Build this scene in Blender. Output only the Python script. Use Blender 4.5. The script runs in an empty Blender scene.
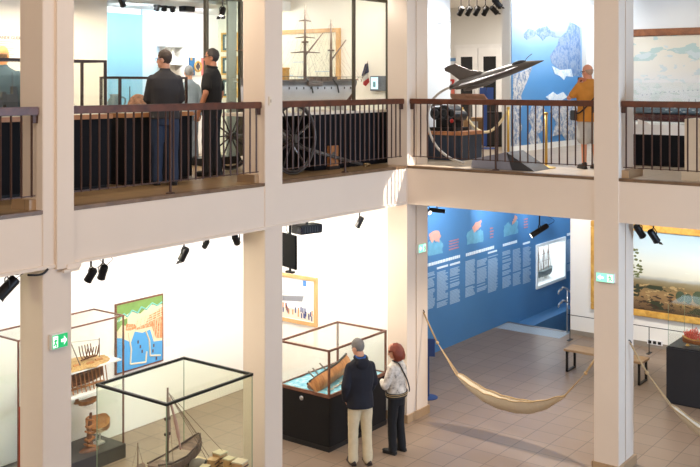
import bpy, bmesh, math, random
from mathutils import Vector, Matrix, noise
random.seed(7)
sc = bpy.context.scene
COL = sc.collection
PI = math.pi

# ------------------------------------------------------------------ camera model
F = 971.0; HY = 83.5; EYE = 5.40; ANG = math.radians(36.75)
FW = Vector((math.cos(ANG), math.sin(ANG), 0)); RT = Vector((math.sin(ANG), -math.cos(ANG), 0))
def ray(px, py): return FW + RT*((px-350)/F) + Vector((0, 0, (HY-py)/F))
def at_d(px, py, d): return Vector((0, 0, EYE)) + ray(px, py)*d
def at_Y(px, py, Y): r = ray(px, py); return Vector((0, 0, EYE)) + r*(Y/r.y)
def at_X(px, py, X): r = ray(px, py); return Vector((0, 0, EYE)) + r*(X/r.x)
def at_Z(px, py, Z): r = ray(px, py); return Vector((0, 0, EYE)) + r*((Z-EYE)/r.z)

Z2 = 4.09          # upper floor
ZB = 3.485         # soffit of the gallery
XE = 12.92         # edge of the right gallery
YE = 8.52          # edge of the left gallery

cam = bpy.data.cameras.new('camera'); camo = bpy.data.objects.new('camera', cam); COL.objects.link(camo)
camo.location = (0, 0, EYE); camo.rotation_euler = (PI/2, 0, ANG-PI/2)
cam.sensor_width = 36; cam.lens = F/700*36; cam.shift_y = -(233.5-HY)/700; cam.clip_end = 200
sc.camera = camo
sc.cycles.transparent_max_bounces = 48

# ------------------------------------------------------------------ materials
def lin(c):
    return tuple(((v/255)/12.92 if v/255 <= .04045 else ((v/255+.055)/1.055)**2.4) for v in c)
MATS = {}
def M(name, rgb, rough=.5, metal=0., var=.08, scale=6., bump=0., coat=0., emit=None, estr=0., spec=.5):
    if name in MATS: return MATS[name]
    m = bpy.data.materials.new(name); m.use_nodes = True; nt = m.node_tree; N = nt.nodes; L = nt.links
    b = N['Principled BSDF']; c = lin(rgb)
    tc = N.new('ShaderNodeTexCoord'); nz = N.new('ShaderNodeTexNoise'); nz.inputs['Scale'].default_value = scale; nz.inputs['Detail'].default_value = 4
    L.new(tc.outputs['Object'], nz.inputs['Vector'])
    mx = N.new('ShaderNodeMix'); mx.data_type = 'RGBA'
    mx.inputs['A'].default_value = (*[max(0, v*(1-var)) for v in c], 1); mx.inputs['B'].default_value = (*[min(1, v*(1+var)) for v in c], 1)
    L.new(nz.outputs['Fac'], mx.inputs['Factor']); L.new(mx.outputs['Result'], b.inputs['Base Color'])
    b.inputs['Roughness'].default_value = rough; b.inputs['Metallic'].default_value = metal
    b.inputs['Coat Weight'].default_value = coat; b.inputs['Specular IOR Level'].default_value = spec
    if bump:
        bp = N.new('ShaderNodeBump'); bp.inputs['Strength'].default_value = bump; bp.inputs['Distance'].default_value = .02
        L.new(nz.outputs['Fac'], bp.inputs['Height']); L.new(bp.outputs['Normal'], b.inputs['Normal'])
    if emit:
        b.inputs['Emission Color'].default_value = (*lin(emit), 1); b.inputs['Emission Strength'].default_value = estr
    MATS[name] = m; return m
def wood(name, c1, c2, rough=.45, scale=(2, 2, 30), coat=0.):
    if name in MATS: return MATS[name]
    m = bpy.data.materials.new(name); m.use_nodes = True; nt = m.node_tree; N = nt.nodes; L = nt.links
    b = N['Principled BSDF']; tc = N.new('ShaderNodeTexCoord'); mp = N.new('ShaderNodeMapping'); mp.inputs['Scale'].default_value = scale
    nz = N.new('ShaderNodeTexNoise'); nz.inputs['Scale'].default_value = 2; nz.inputs['Detail'].default_value = 6; nz.inputs['Distortion'].default_value = .6
    L.new(tc.outputs['Object'], mp.inputs['Vector']); L.new(mp.outputs['Vector'], nz.inputs['Vector'])
    rp = N.new('ShaderNodeValToRGB'); rp.color_ramp.elements[0].position = .3; rp.color_ramp.elements[1].position = .7
    rp.color_ramp.elements[0].color = (*lin(c1), 1); rp.color_ramp.elements[1].color = (*lin(c2), 1)
    L.new(nz.outputs['Fac'], rp.inputs['Fac']); L.new(rp.outputs['Color'], b.inputs['Base Color'])
    b.inputs['Roughness'].default_value = rough; b.inputs['Coat Weight'].default_value = coat
    MATS[name] = m; return m
def tiles(name, c1, c2, mortar, w, h, rough=.4, off=0.0, ms=.008):
    m = bpy.data.materials.new(name); m.use_nodes = True; nt = m.node_tree; N = nt.nodes; L = nt.links
    b = N['Principled BSDF']; tc = N.new('ShaderNodeTexCoord'); br = N.new('ShaderNodeTexBrick')
    br.offset = off; br.inputs['Scale'].default_value = 1; br.inputs['Brick Width'].default_value = w; br.inputs['Row Height'].default_value = h
    br.inputs['Mortar Size'].default_value = ms; br.inputs['Color1'].default_value = (*lin(c1), 1); br.inputs['Color2'].default_value = (*lin(c2), 1)
    br.inputs['Mortar'].default_value = (*lin(mortar), 1); br.inputs['Mortar Smooth'].default_value = .3
    L.new(tc.outputs['Object'], br.inputs['Vector'])
    nz = N.new('ShaderNodeTexNoise'); nz.inputs['Scale'].default_value = 1.3; nz.inputs['Detail'].default_value = 5; L.new(tc.outputs['Object'], nz.inputs['Vector'])
    mx = N.new('ShaderNodeMix'); mx.data_type = 'RGBA'; mx.blend_type = 'MULTIPLY'; mx.inputs['Factor'].default_value = .35
    rp = N.new('ShaderNodeValToRGB'); rp.color_ramp.elements[0].color = (.6, .58, .55, 1); rp.color_ramp.elements[1].color = (1.1, 1.1, 1.1, 1)
    L.new(nz.outputs['Fac'], rp.inputs['Fac']); L.new(br.outputs['Color'], mx.inputs['A']); L.new(rp.outputs['Color'], mx.inputs['B'])
    L.new(mx.outputs['Result'], b.inputs['Base Color']); b.inputs['Roughness'].default_value = rough
    MATS[name] = m; return m
def glass(name, tint=(254, 255, 254), refl=1.0):
    if name in MATS: return MATS[name]
    m = bpy.data.materials.new(name); m.use_nodes = True; nt = m.node_tree; N = nt.nodes; L = nt.links
    N.remove(N['Principled BSDF']); out = N['Material Output']
    tr = N.new('ShaderNodeBsdfTransparent'); tr.inputs['Color'].default_value = (*lin(tint), 1)
    gl = N.new('ShaderNodeBsdfGlossy'); gl.inputs['Roughness'].default_value = .02; gl.inputs['Color'].default_value = (.9*refl, .95*refl, .92*refl, 1)
    lw = N.new('ShaderNodeLayerWeight'); lw.inputs['Blend'].default_value = .5; mx = N.new('ShaderNodeMixShader')
    pw = N.new('ShaderNodeMath'); pw.operation = 'POWER'; pw.inputs[1].default_value = 4.; L.new(lw.outputs['Facing'], pw.inputs[0])
    fr = N.new('ShaderNodeMath'); fr.operation = 'MULTIPLY_ADD'; fr.inputs[1].default_value = .25; fr.inputs[2].default_value = .022; L.new(pw.outputs[0], fr.inputs[0])
    L.new(fr.outputs[0], mx.inputs[0]); L.new(tr.outputs[0], mx.inputs[1]); L.new(gl.outputs[0], mx.inputs[2]); L.new(mx.outputs[0], out.inputs['Surface'])
    MATS[name] = m; return m
def ramp_mat(name, stops, axis, rough=.5, distort=.08, nscale=4., spots=None):
    """a printed or painted picture: colours laid out along one generated axis, broken by noise; spots = (colour, noise scale, threshold, lo, hi)"""
    m = bpy.data.materials.new(name); m.use_nodes = True; nt = m.node_tree; N = nt.nodes; L = nt.links
    b = N['Principled BSDF']; b.inputs['Roughness'].default_value = rough
    tc = N.new('ShaderNodeTexCoord'); sp = N.new('ShaderNodeSeparateXYZ'); L.new(tc.outputs['Generated'], sp.inputs[0])
    nz = N.new('ShaderNodeTexNoise'); nz.inputs['Scale'].default_value = nscale; nz.inputs['Detail'].default_value = 8; L.new(tc.outputs['Generated'], nz.inputs['Vector'])
    ma = N.new('ShaderNodeMath'); ma.operation = 'MULTIPLY_ADD'; ma.inputs[1].default_value = distort; L.new(nz.outputs['Fac'], ma.inputs[0]); L.new(sp.outputs[axis], ma.inputs[2])
    sb = N.new('ShaderNodeMath'); sb.operation = 'SUBTRACT'; sb.inputs[1].default_value = distort/2; L.new(ma.outputs[0], sb.inputs[0])
    rp = N.new('ShaderNodeValToRGB'); cr = rp.color_ramp
    while len(cr.elements) > 1: cr.elements.remove(cr.elements[-1])
    cr.elements[0].position = stops[0][0]; cr.elements[0].color = (*lin(stops[0][1]), 1)
    for p, c in stops[1:]:
        e = cr.elements.new(p); e.color = (*lin(c), 1)
    L.new(sb.outputs[0], rp.inputs['Fac']); last = rp.outputs['Color']
    for (col, s, th, lo, hi) in (spots or []):
        n2 = N.new('ShaderNodeTexNoise'); n2.inputs['Scale'].default_value = s; n2.inputs['Detail'].default_value = 6; L.new(tc.outputs['Generated'], n2.inputs['Vector'])
        g = N.new('ShaderNodeMath'); g.operation = 'GREATER_THAN'; g.inputs[1].default_value = th; L.new(n2.outputs['Fac'], g.inputs[0])
        a = N.new('ShaderNodeMath'); a.operation = 'GREATER_THAN'; a.inputs[1].default_value = lo; L.new(sp.outputs[axis], a.inputs[0])
        z = N.new('ShaderNodeMath'); z.operation = 'LESS_THAN'; z.inputs[1].default_value = hi; L.new(sp.outputs[axis], z.inputs[0])
        p1 = N.new('ShaderNodeMath'); p1.operation = 'MULTIPLY'; L.new(g.outputs[0], p1.inputs[0]); L.new(a.outputs[0], p1.inputs[1])
        p2 = N.new('ShaderNodeMath'); p2.operation = 'MULTIPLY'; L.new(p1.outputs[0], p2.inputs[0]); L.new(z.outputs[0], p2.inputs[1])
        mx = N.new('ShaderNodeMix'); mx.data_type = 'RGBA'; L.new(p2.outputs[0], mx.inputs['Factor']); L.new(last, mx.inputs['A']); mx.inputs['B'].default_value = (*lin(col), 1)
        last = mx.outputs['Result']
    L.new(last, b.inputs['Base Color']); MATS[name] = m; return m
def speckle(name, cols, scale=60., rough=.6):
    if name in MATS: return MATS[name]
    m = bpy.data.materials.new(name); m.use_nodes = True; nt = m.node_tree; N = nt.nodes; L = nt.links
    b = N['Principled BSDF']; b.inputs['Roughness'].default_value = rough
    tc = N.new('ShaderNodeTexCoord'); nz = N.new('ShaderNodeTexNoise'); nz.inputs['Scale'].default_value = scale; nz.inputs['Detail'].default_value = 6; nz.inputs['Roughness'].default_value = .7
    L.new(tc.outputs['Object'], nz.inputs['Vector']); rp = N.new('ShaderNodeValToRGB'); cr = rp.color_ramp
    n = len(cols); cr.elements[0].position = .3; cr.elements[0].color = (*lin(cols[0]), 1); cr.elements[1].position = .7; cr.elements[1].color = (*lin(cols[-1]), 1)
    for i in range(1, n-1):
        e = cr.elements.new(.3+.4*i/(n-1)); e.color = (*lin(cols[i]), 1)
    L.new(nz.outputs['Fac'], rp.inputs['Fac']); L.new(rp.outputs['Color'], b.inputs['Base Color']); MATS[name] = m; return m

# ------------------------------------------------------------------ mesh builder
ROOT = {}
class MB:
    def __init__(s): s.bm = bmesh.new()
    def box(s, x0, x1, y0, y1, z0, z1):
        v = [s.bm.verts.new(p) for p in ((x0,y0,z0),(x1,y0,z0),(x1,y1,z0),(x0,y1,z0),(x0,y0,z1),(x1,y0,z1),(x1,y1,z1),(x0,y1,z1))]
        for f in ((3,2,1,0),(4,5,6,7),(0,1,5,4),(1,2,6,5),(2,3,7,6),(3,0,4,7)): s.bm.faces.new([v[i] for i in f])
        return s
    def obox(s, c, size, R=None):
        R = R or Matrix.Identity(3); c = Vector(c); hx, hy, hz = [q/2 for q in size]
        v = [s.bm.verts.new(c + R @ Vector(p)) for p in ((-hx,-hy,-hz),(hx,-hy,-hz),(hx,hy,-hz),(-hx,hy,-hz),(-hx,-hy,hz),(hx,-hy,hz),(hx,hy,hz),(-hx,hy,hz))]
        for f in ((3,2,1,0),(4,5,6,7),(0,1,5,4),(1,2,6,5),(2,3,7,6),(3,0,4,7)): s.bm.faces.new([v[i] for i in f])
        return s
    def tube(s, pts, rad, seg=8, flat=1.0, cap=True):
        pts = [Vector(p) for p in pts]; n = len(pts)
        if not hasattr(rad, '__len__'): rad = [rad]*n
        rings = []; up = None
        for i, p in enumerate(pts):
            t = (pts[min(i+1, n-1)] - pts[max(i-1, 0)])
            t = t.normalized() if t.length > 1e-9 else Vector((0, 0, 1))
            if up is None: up = Vector((0, 0, 1)) if abs(t.z) < .9 else Vector((0, 1, 0))
            sd = t.cross(up).normalized(); up = sd.cross(t).normalized()
            rings.append([s.bm.verts.new(p + (sd*math.cos(2*PI*k/seg) + up*math.sin(2*PI*k/seg)*flat)*rad[i]) for k in range(seg)])
        s._skin(rings, cap); return s
    def _skin(s, rings, cap=True):
        seg = len(rings[0])
        for a, b in zip(rings, rings[1:]):
            for k in range(seg): s.bm.faces.new((a[k], a[(k+1) % seg], b[(k+1) % seg], b[k]))
        if cap:
            s.bm.faces.new(list(reversed(rings[0]))); s.bm.faces.new(rings[-1])
    def rings(s, rs, cap=True):           # rs: list of lists of points
        s._skin([[s.bm.verts.new(Vector(p)) for p in r] for r in rs], cap); return s
    def loft(s, secs, seg=16):            # secs: (cx,cy,z,rx,ry) horizontal ellipses
        return s.rings([[(cx+rx*math.cos(2*PI*k/seg), cy+ry*math.sin(2*PI*k/seg), z) for k in range(seg)] for cx, cy, z, rx, ry in secs])
    def ell(s, c, r, seg=14, rg=9, R=None):
        c = Vector(c); r = r if hasattr(r, '__len__') else (r, r, r); R = R or Matrix.Identity(3)
        top = s.bm.verts.new(c + R @ Vector((0, 0, r[2]))); bot = s.bm.verts.new(c - R @ Vector((0, 0, r[2])))
        rows = [[s.bm.verts.new(c + R @ Vector((r[0]*math.sin(PI*j/rg)*math.cos(2*PI*k/seg), r[1]*math.sin(PI*j/rg)*math.sin(2*PI*k/seg), r[2]*math.cos(PI*j/rg)))) for k in range(seg)] for j in range(1, rg)]
        for k in range(seg):
            s.bm.faces.new((top, rows[0][k], rows[0][(k+1) % seg])); s.bm.faces.new((bot, rows[-1][(k+1) % seg], rows[-1][k]))
        for a, b in zip(rows, rows[1:]):
            for k in range(seg): s.bm.faces.new((a[k], b[k], b[(k+1) % seg], a[(k+1) % seg]))
        return s
    def lathe(s, prof, c=(0, 0, 0), seg=20, R=None):
        R = R or Matrix.Identity(3); c = Vector(c)
        s.rings([[c + R @ Vector((max(r, 1e-4)*math.cos(2*PI*k/seg), max(r, 1e-4)*math.sin(2*PI*k/seg), z)) for k in range(seg)] for r, z in prof]); return s
    def prism(s, poly, off):              # poly: 3-D points of a planar outline, off: extrusion vector
        off = Vector(off); a = [s.bm.verts.new(Vector(p)) for p in poly]; b = [s.bm.verts.new(Vector(p)+off) for p in poly]; n = len(a)
        s.bm.faces.new(a); s.bm.faces.new(list(reversed(b)))
        for k in range(n): s.bm.faces.new((a[k], b[k], b[(k+1) % n], a[(k+1) % n]))
        return s
    def torus(s, c, R1, r, ax=(0, 0, 1), seg=28, s2=8):
        ax = Vector(ax).normalized(); u = ax.orthogonal().normalized(); w = ax.cross(u); c = Vector(c); rg = []
        for i in range(seg):
            a = 2*PI*i/seg; d = u*math.cos(a)+w*math.sin(a)
            rg.append([s.bm.verts.new(c + d*(R1 + r*math.cos(2*PI*k/s2)) + ax*r*math.sin(2*PI*k/s2)) for k in range(s2)])
        for i in range(seg):
            a, b = rg[i], rg[(i+1) % seg]
            for k in range(s2): s.bm.faces.new((a[k], a[(k+1) % s2], b[(k+1) % s2], b[k]))
        return s
    def xf(s, Mx): bmesh.ops.transform(s.bm, matrix=Mx, verts=s.bm.verts); return s
    def build(s, name, m, parent=None, smooth=False, bevel=0., world=True):
        bmesh.ops.recalc_face_normals(s.bm, faces=s.bm.faces)
        if bevel: bmesh.ops.bevel(s.bm, geom=list(s.bm.edges), offset=bevel, segments=2, affect='EDGES', clamp_overlap=True)
        if parent is not None and world: bmesh.ops.transform(s.bm, matrix=ROOT[parent.name].inverted(), verts=s.bm.verts)
        me = bpy.data.meshes.new(name); s.bm.to_mesh(me); s.bm.free()
        return link(name, me, m, parent, smooth)
def link(name, me, m, parent=None, smooth=False):
    if m is not None:
        me.materials.clear(); me.materials.append(m)
    if smooth:
        for p in me.polygons: p.use_smooth = True
        if smooth is not True: me.set_sharp_from_angle(angle=math.radians(smooth))
    o = bpy.data.objects.new(name, me); COL.objects.link(o)
    if parent is not None: o.parent = parent; ROOT[o.name] = ROOT[parent.name]
    else: ROOT[o.name] = Matrix.Identity(4)
    return o
def thing(name, label, cat, loc=(0, 0, 0), rz=0., group=None):
    o = bpy.data.objects.new(name, None); COL.objects.link(o); o.empty_display_size = .1
    o.location = loc; o.rotation_euler = (0, 0, rz); ROOT[o.name] = Matrix.Translation(Vector(loc)) @ Matrix.Rotation(rz, 4, 'Z')
    o['label'] = label; o['category'] = cat
    if group: o['group'] = group
    return o
def tag(o, label, cat, group=None, kind=None):
    o['label'] = label; o['category'] = cat
    if group: o['group'] = group
    if kind: o['kind'] = kind
    return o
def struct(o): o['kind'] = 'structure'; return o
def remesh(mb, vox, it=4, fac=.5):
    bmesh.ops.recalc_face_normals(mb.bm, faces=mb.bm.faces)
    me = bpy.data.meshes.new('t'); mb.bm.to_mesh(me); mb.bm.free(); o = bpy.data.objects.new('t', me); COL.objects.link(o)
    r = o.modifiers.new('r', 'REMESH'); r.mode = 'VOXEL'; r.voxel_size = vox; r.use_smooth_shade = True
    s = o.modifiers.new('s', 'SMOOTH'); s.iterations = it; s.factor = fac
    dg = bpy.context.evaluated_depsgraph_get(); out = bpy.data.meshes.new_from_object(o.evaluated_get(dg))
    bpy.data.objects.remove(o); bpy.data.meshes.remove(me); return out
def curve_pts(ctrl, n=24):
    c = [Vector(p) for p in ctrl]; c = [c[0]*2-c[1]] + c + [c[-1]*2-c[-2]]; out = []
    segs = len(c)-3
    for i in range(segs):
        p0, p1, p2, p3 = c[i:i+4]; k = max(2, n//segs)
        for j in range(k):
            t = j/k; out.append(.5*((2*p1)+(p2-p0)*t+(2*p0-5*p1+4*p2-p3)*t*t+(3*p1-p0-3*p2+p3)*t**3))
    out.append(c[-2]); return out
def frame_R(d, up=(0, 0, 1)):            # rotation whose local X runs along d
    x = Vector(d).normalized(); y = Vector(up).cross(x).normalized(); z = x.cross(y)
    return Matrix((x, y, z)).transposed()
def write(txt, size, m, parent, org, ux, uz, name='lettering', depth=.002):
    cu = bpy.data.curves.new('t', 'FONT'); cu.body = txt; cu.size = size; cu.extrude = depth; o = bpy.data.objects.new('t', cu); COL.objects.link(o)
    me = bpy.data.meshes.new_from_object(o.evaluated_get(bpy.context.evaluated_depsgraph_get())); bpy.data.objects.remove(o)
    ux = Vector(ux).normalized(); uz = Vector(uz).normalized(); n = ux.cross(uz)
    T = Matrix((ux, uz, n)).transposed().to_4x4(); T.translation = Vector(org); me.transform(T)
    if parent is not None: me.transform(ROOT[parent.name].inverted())
    return link(name, me, m, parent)

def shift(start, d):                     # move everything set out since "start" to its place in the hall
    for o in list(COL.objects)[start:]:
        if o.parent is None: o.location = Vector(o.location) + Vector(d); ROOT[o.name] = Matrix.Translation(Vector(d)) @ ROOT[o.name]
def mark(): return len(COL.objects)
WORLD, ATR, WIN, EXPO = .44, 310, 600, 0.02
# ================================================================== SETTING
COLM = M('warm_white_paint', (222, 205, 188), .6, var=.025, scale=2)
WHITE = M('white_wall_paint', (243, 240, 234), .65, var=.02, scale=1.5)
CREAM = M('cream_wall_paint', (234, 229, 218), .65, var=.02, scale=1.5)
GREYW = M('grey_white_wall', (222, 222, 220), .65, var=.02, scale=1.5)
BLUEW = M('blue_wall_paint', (72, 122, 168), .6, var=.05, scale=1.2)
CEIL = M('ceiling_paint', (236, 234, 230), .8, var=.02)
PLINTH = tiles('tan_skirting_tile', (176, 146, 112), (168, 138, 106), (140, 115, 90), .45, .3)
FLOORM = tiles('beige_floor_tiles', (139, 120, 103), (130, 111, 95), (96, 82, 70), .42, .42, .36, ms=.008)
UPFL = tiles('brown_upper_floor', (150, 122, 88), (140, 112, 80), (104, 84, 62), .6, .3, .3)
UPFLR = tiles('beige_upper_floor', (190, 172, 150), (182, 164, 142), (150, 134, 116), .6, .6, .35)
DARKM = M('black_metal', (22, 22, 25), .4, .3, var=.1)
BRONZE = M('brown_metal', (74, 50, 40), .4, .4, var=.1)
STEEL = M('brushed_steel', (175, 176, 180), .3, 1.)
BRASS = M('brass', (205, 170, 90), .42, .8)
NAVY = M('dark_navy_panel', (17, 18, 23), .7, var=.12, spec=.15)
BLACKP = M('black_panel', (23, 21, 21), .65, var=.1, spec=.2)
RAILW = wood('dark_red_wood', (72, 38, 24), (108, 60, 38), .35, (3, 3, 3), .3)
CASEW = wood('brown_case_wood', (92, 56, 40), (124, 80, 58), .4, (3, 3, 3))
OAK = wood('light_oak', (196, 150, 96), (220, 176, 120), .45, (4, 4, 1))
GOLD = wood('gilt_frame', (190, 140, 62), (226, 180, 92), .35, (4, 4, 4), .2)
GLASS = glass('clear_glass'); GGLASS = glass('green_tinted_glass', (252, 254, 250))
GEDGE = M('dark_glass_edge', (20, 22, 14), .4, spec=.2)

def S(name, m, *boxes, bevel=0):
    b = MB()
    for q in boxes: b.box(*q)
    return struct(b.build(name, m, bevel=bevel))
S('floor', FLOORM, (-3, 19.77, -3, 12.0, -.12, 0), (19.77, 25.2, -3, 8.62, -.12, 0))
S('floor_upper_left', UPFL, (-3, XE, YE, 13.3, Z2-.04, Z2))
S('floor_upper_right', UPFLR, (XE, 26, -3, 16, Z2-.04, Z2))
S('ceiling', CEIL, (-3, XE, YE+.25, 13.3, ZB, Z2-.04), (XE+.25, 26, -3, 16, ZB, Z2-.04))
# beams facing the atrium, with the thin shadow-gap strip along their lower edge
S('beam_left', COLM, (-3, XE+.25, YE, YE+.25, ZB, Z2-.04))
S('beam_right', COLM, (XE, XE+.25, -3, YE, ZB, Z2-.04))
S('trim_1', COLM, (-3, XE-.02, YE-.025, YE, ZB, ZB+.035))
S('trim_2', wood('nosing_wood', (96, 72, 50), (124, 96, 70), .4, (3, 3, 3)), (-3, XE+.02, YE-.008, YE+.12, Z2-.035, Z2+.004), (XE-.008, XE+.12, -3, YE-.008, Z2-.035, Z2+.004))
def column(name, x0, x1, y0, y1, lower=True):
    S(name, COLM, (x0, x1, y0, y1, 0, Z2+3.4), bevel=.006)
column('column_left', 6.11, 6.47, YE-.012, 8.9)
column('column_centre', 9.53, 9.885, YE-.012, 8.9)
S('column_corner', COLM, (XE-.012, 13.16, YE-.012, 8.88, 0, Z2+3.4), (13.16, 13.19, YE+.02, 8.88, 0, Z2+3.4), (13.19, 13.52, YE-.012, 8.88, 0, Z2+3.4))
S('column_right', COLM, (XE-.012, 13.15, 5.03, 5.385, 0, Z2+3.4), (13.15, 13.18, 5.06, 5.385, 0, Z2+3.4), (13.18, 13.47, 5.03, 5.385, 0, Z2+3.4))
# pipe chase running down the left column and across the beam
S('trim_3', COLM, (6.26, 6.47, YE-.05, YE-.012, ZB-.02, Z2+3.4), (6.38, 6.56, YE-.06, YE, ZB-.035, ZB+.02))
# plinth blocks at the foot of the columns, below and on the gallery
for i, (x0, x1, y0, y1) in enumerate(((6.11, 6.47, YE, 8.9), (9.53, 9.885, YE, 8.9), (XE, 13.52, YE, 8.88), (XE, 13.47, 5.03, 5.385))):
    S('baseboard_%d' % (i+1), PLINTH, (x0-.03, x1+.03, y0-.035, y1+.03, 0, .13))
    S('baseboard_%d' % (i+5), PLINTH, (x0-.08 if i < 2 else x0+.10, x1+.10, y0-.10 if i == 3 else y0+.10, y1+.03, Z2, Z2+.11))
# lower hall
S('wall_back', WHITE, (-3, 13.1, 11.79, 11.97, 0, ZB))
S('wall_partition', WHITE, (XE, 13.14, 8.87, 11.79, 0, ZB))
NX0, NX1, NZ0, NZ1 = 21.17, 22.8, .55, 1.505
S('wall_blue', BLUEW, (13.14, NX0, 10.29, 10.75, -1.6, ZB), (NX1, 25.2, 10.29, 10.75, -1.6, ZB), (NX0, NX1, 10.29, 10.75, -1.6, NZ0), (NX0, NX1, 10.29, 10.75, NZ1, ZB))
S('wall_hall_end', WHITE, (19.62, 19.87, -3, 8.72, 0, ZB), (25.0, 25.2, 8.57, 10.4, -1.7, ZB), (19.87, 25.2, 8.57, 8.72, -1.7, ZB))
S('baseboard_9', M('grey_skirting', (150, 140, 128), .5), (19.605, 19.62, -3, 8.72, 0, .1))
S('wall_far_side', WHITE, (-3, 26, -3.2, -3, 0, 7.3), (-3.2, -3, -3.2, 13.3, 0, 7.3))
st = []
for k in range(6): st.append((19.77+.3*k, 20.07+.3*k, 8.72, 10.29, -1.7, -.16*(k+1)))
st.append((21.57, 25.2, 8.72, 10.29, -1.7, -1.1))
S('stairs', FLOORM, *st)
S('trim_4', BLUEW, (19.92, 25.0, 9.86, 10.29, -1.4, -.1))
S('trim_5', M('steel_nosing', (150, 150, 150), .35, .8), (19.71, 19.78, 8.72, 10.29, -.02, .006))
b = MB()
for i in range(24):
    for j in range(8): b.lathe([(.016, 0), (.016, .003), (.010, .006)], (19.18+j*.062, 8.79+i*.06, 0), 8)
o = b.build('tactile_strip', M('pale_blue_studs', (170, 190, 205), .4)); struct(o)
S('trim_6', M('pale_strip', (150, 160, 168), .5), (19.12, 19.68, 8.75, 10.27, 0, .002))
# upper hall, left
S('wall_upper_text', CREAM, (-3, 9.79, 12.0, 12.15, Z2, 7.07))
S('wall_upper_back', WHITE, (-3, 13.5, 13.1, 13.3, Z2, 7.07))
S('wall_upper_pale_blue', M('light_blue_panel', (130, 184, 206), .6, var=.03), (9.6, 11.43, 13.06, 13.1, Z2, 6.60))
S('trim_7', M('very_pale_blue', (190, 214, 228), .6, var=.02), (11.43, 11.85, 13.07, 13.1, Z2, 7.07))  # paler step between the blue part and the white wall
S('wall_upper_partition', CREAM, (13.35, 13.5, 8.88, 13.3, Z2, 7.37))
S('ceiling_upper_left', CEIL, (-3, 13.35, 11.3, 13.3, 6.70, 6.87), (-3, 13.35, YE, 11.3, 7.07, 7.17))
# upper hall, right
S('wall_upper_white', M('bright_white_paint', (240, 246, 250), .6, var=.01), (13.5, 15.4, 9.2, 9.4, Z2, 7.37))
S('wall_map', GREYW, (16.5, 26, 8.55, 8.72, Z2, 7.37))
S('wall_upper_end', GREYW, (22.0, 22.2, 8.72, 16, Z2, 7.37))
S('wall_upper_north', GREYW, (13.5, 22.2, 15.0, 15.2, Z2, 7.37))
S('wall_painting', GREYW, (19.0, 19.2, -3, 7.4, Z2, 7.37))
S('wall_upper_far', GREYW, (25.8, 26, -3, 8.6, Z2, 7.37))
S('ceiling_upper_right', CEIL, (XE, 26, -3, 16, 7.37, 7.47))
S('ceiling_atrium_ledge', CEIL, (-3, XE, -3.2, -.8, 7.37, 7.47))
# wavy white curtain strip right of the map
b = MB(); pr = []
n = 60
f = [(20.05+1.5*i/n, 8.50+.025*math.sin(i*.75), Z2+.02) for i in range(n+1)]; bk = [(20.05+1.5*i/n, 8.54, Z2+.02) for i in range(n, -1, -1)]
b.prism(f+bk, (0, 0, 3.0)); tag(b.build('curtain', M('white_curtain', (246, 246, 242), .8)), 'white hanging curtain with vertical folds right of the blue satellite map', 'curtain')
# double door
X = 22.0
def dw(py, px): return at_X(px, py, X)
S('trim_8', M('door_frame_white', (230, 230, 230), .5), (X-.03, X, 11.55, 13.0, Z2, Z2+2.32))
for i, (ya, yb) in enumerate(((12.3, 12.92), (11.62, 12.26))):
    d = struct(MB().box(X-.07, X-.03, ya, yb, Z2+.02, Z2+2.22).build('door_%d' % (i+1), M('door_white', (236, 236, 236), .5), bevel=.005))
    MB().box(X-.075, X-.07, ya+.14, yb-.14, Z2+.25, Z2+2.0).build('door_glass', M('dark_window', (34, 34, 36), .1), d)
    MB().tube([(X-.12, (yb-.06 if i else ya+.06), Z2+.95), (X-.12, (yb-.06 if i else ya+.06), Z2+1.15)], .012).build('door_handle', STEEL, d)
S('door_3', M('door_grey', (214, 214, 214), .5), (X-.04, X, 13.2, 14.2, Z2, Z2+2.3))

# lettering on the cream wall
P = at_Y(-6, 38.5, 11.998)
write('GRANDE GUERRE', .062, M('grey_print', (120, 112, 100), .7), None, P, (1, 0, 0), (0, 0, 1), 'lettering')
o = bpy.data.objects['lettering']; struct(o)
b = MB()
for k in range(9):
    p = at_Y(0, 42+k*2.1, 11.996); q = at_Y(14-2*(k % 3), 42+k*2.1, 11.996); b.box(p.x, q.x, 11.998, 12.001, p.z, p.z+.012)
struct(b.build('text_block', M('faint_print', (206, 194, 172), .7)))

# print on the blue wall
YB = 10.286
TXT = M('pale_print', (150, 178, 205), .6); TXTB = M('white_print', (225, 235, 242), .6)
b = MB(); rnd = random.Random(3)
def bl(b, xa, xb, ya, yb, ax, rows, fill=.55, jag=.25):   # a block of lines, xa..xb px, ya..yb px at the left edge
    A = at_Y(xa, ya, YB); B = at_Y(xb, ya, YB); C_ = at_Y(xa, yb, YB); h = (A.z-C_.z)/rows; w = B.x-A.x
    for r in range(rows):
        if rnd.random() < .07: continue
        z = A.z-h*r; b.box(A.x, A.x+w*(1-jag*rnd.random()**2), YB-.002, YB+.004, z-h*fill, z)
for xa, xb, ya, yb in ((425, 435, 270, 311), (437, 448, 268.5, 308.5), (450, 460, 265, 305), (465.4, 475, 257.5, 298), (477, 487, 255.3, 295.5), (488, 498, 253, 293.5), (502.5, 511, 248, 289), (513, 521, 246, 286.6), (523, 531, 244, 284.5), (567, 573, 236, 272)):
    bl(b, xa, xb, ya+4, yb, 0, 26, .72)
struct(b.build('text_columns', TXT))
b = MB()
for xa, xb, ya, h in ((425, 460, 264.5, 3), (466, 494, 253.5, 3), (503, 517, 244, 2.6), (567, 573, 233.5, 2.6)):
    A = at_Y(xa, ya, YB); B = at_Y(xb, ya, YB); Cc = at_Y(xa, ya+h, YB); x = A.x
    while x < B.x:
        w = .04+.07*rnd.random(); b.box(x, min(x+w, B.x), YB-.002, YB+.004, Cc.z, A.z); x += w+.016
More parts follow.
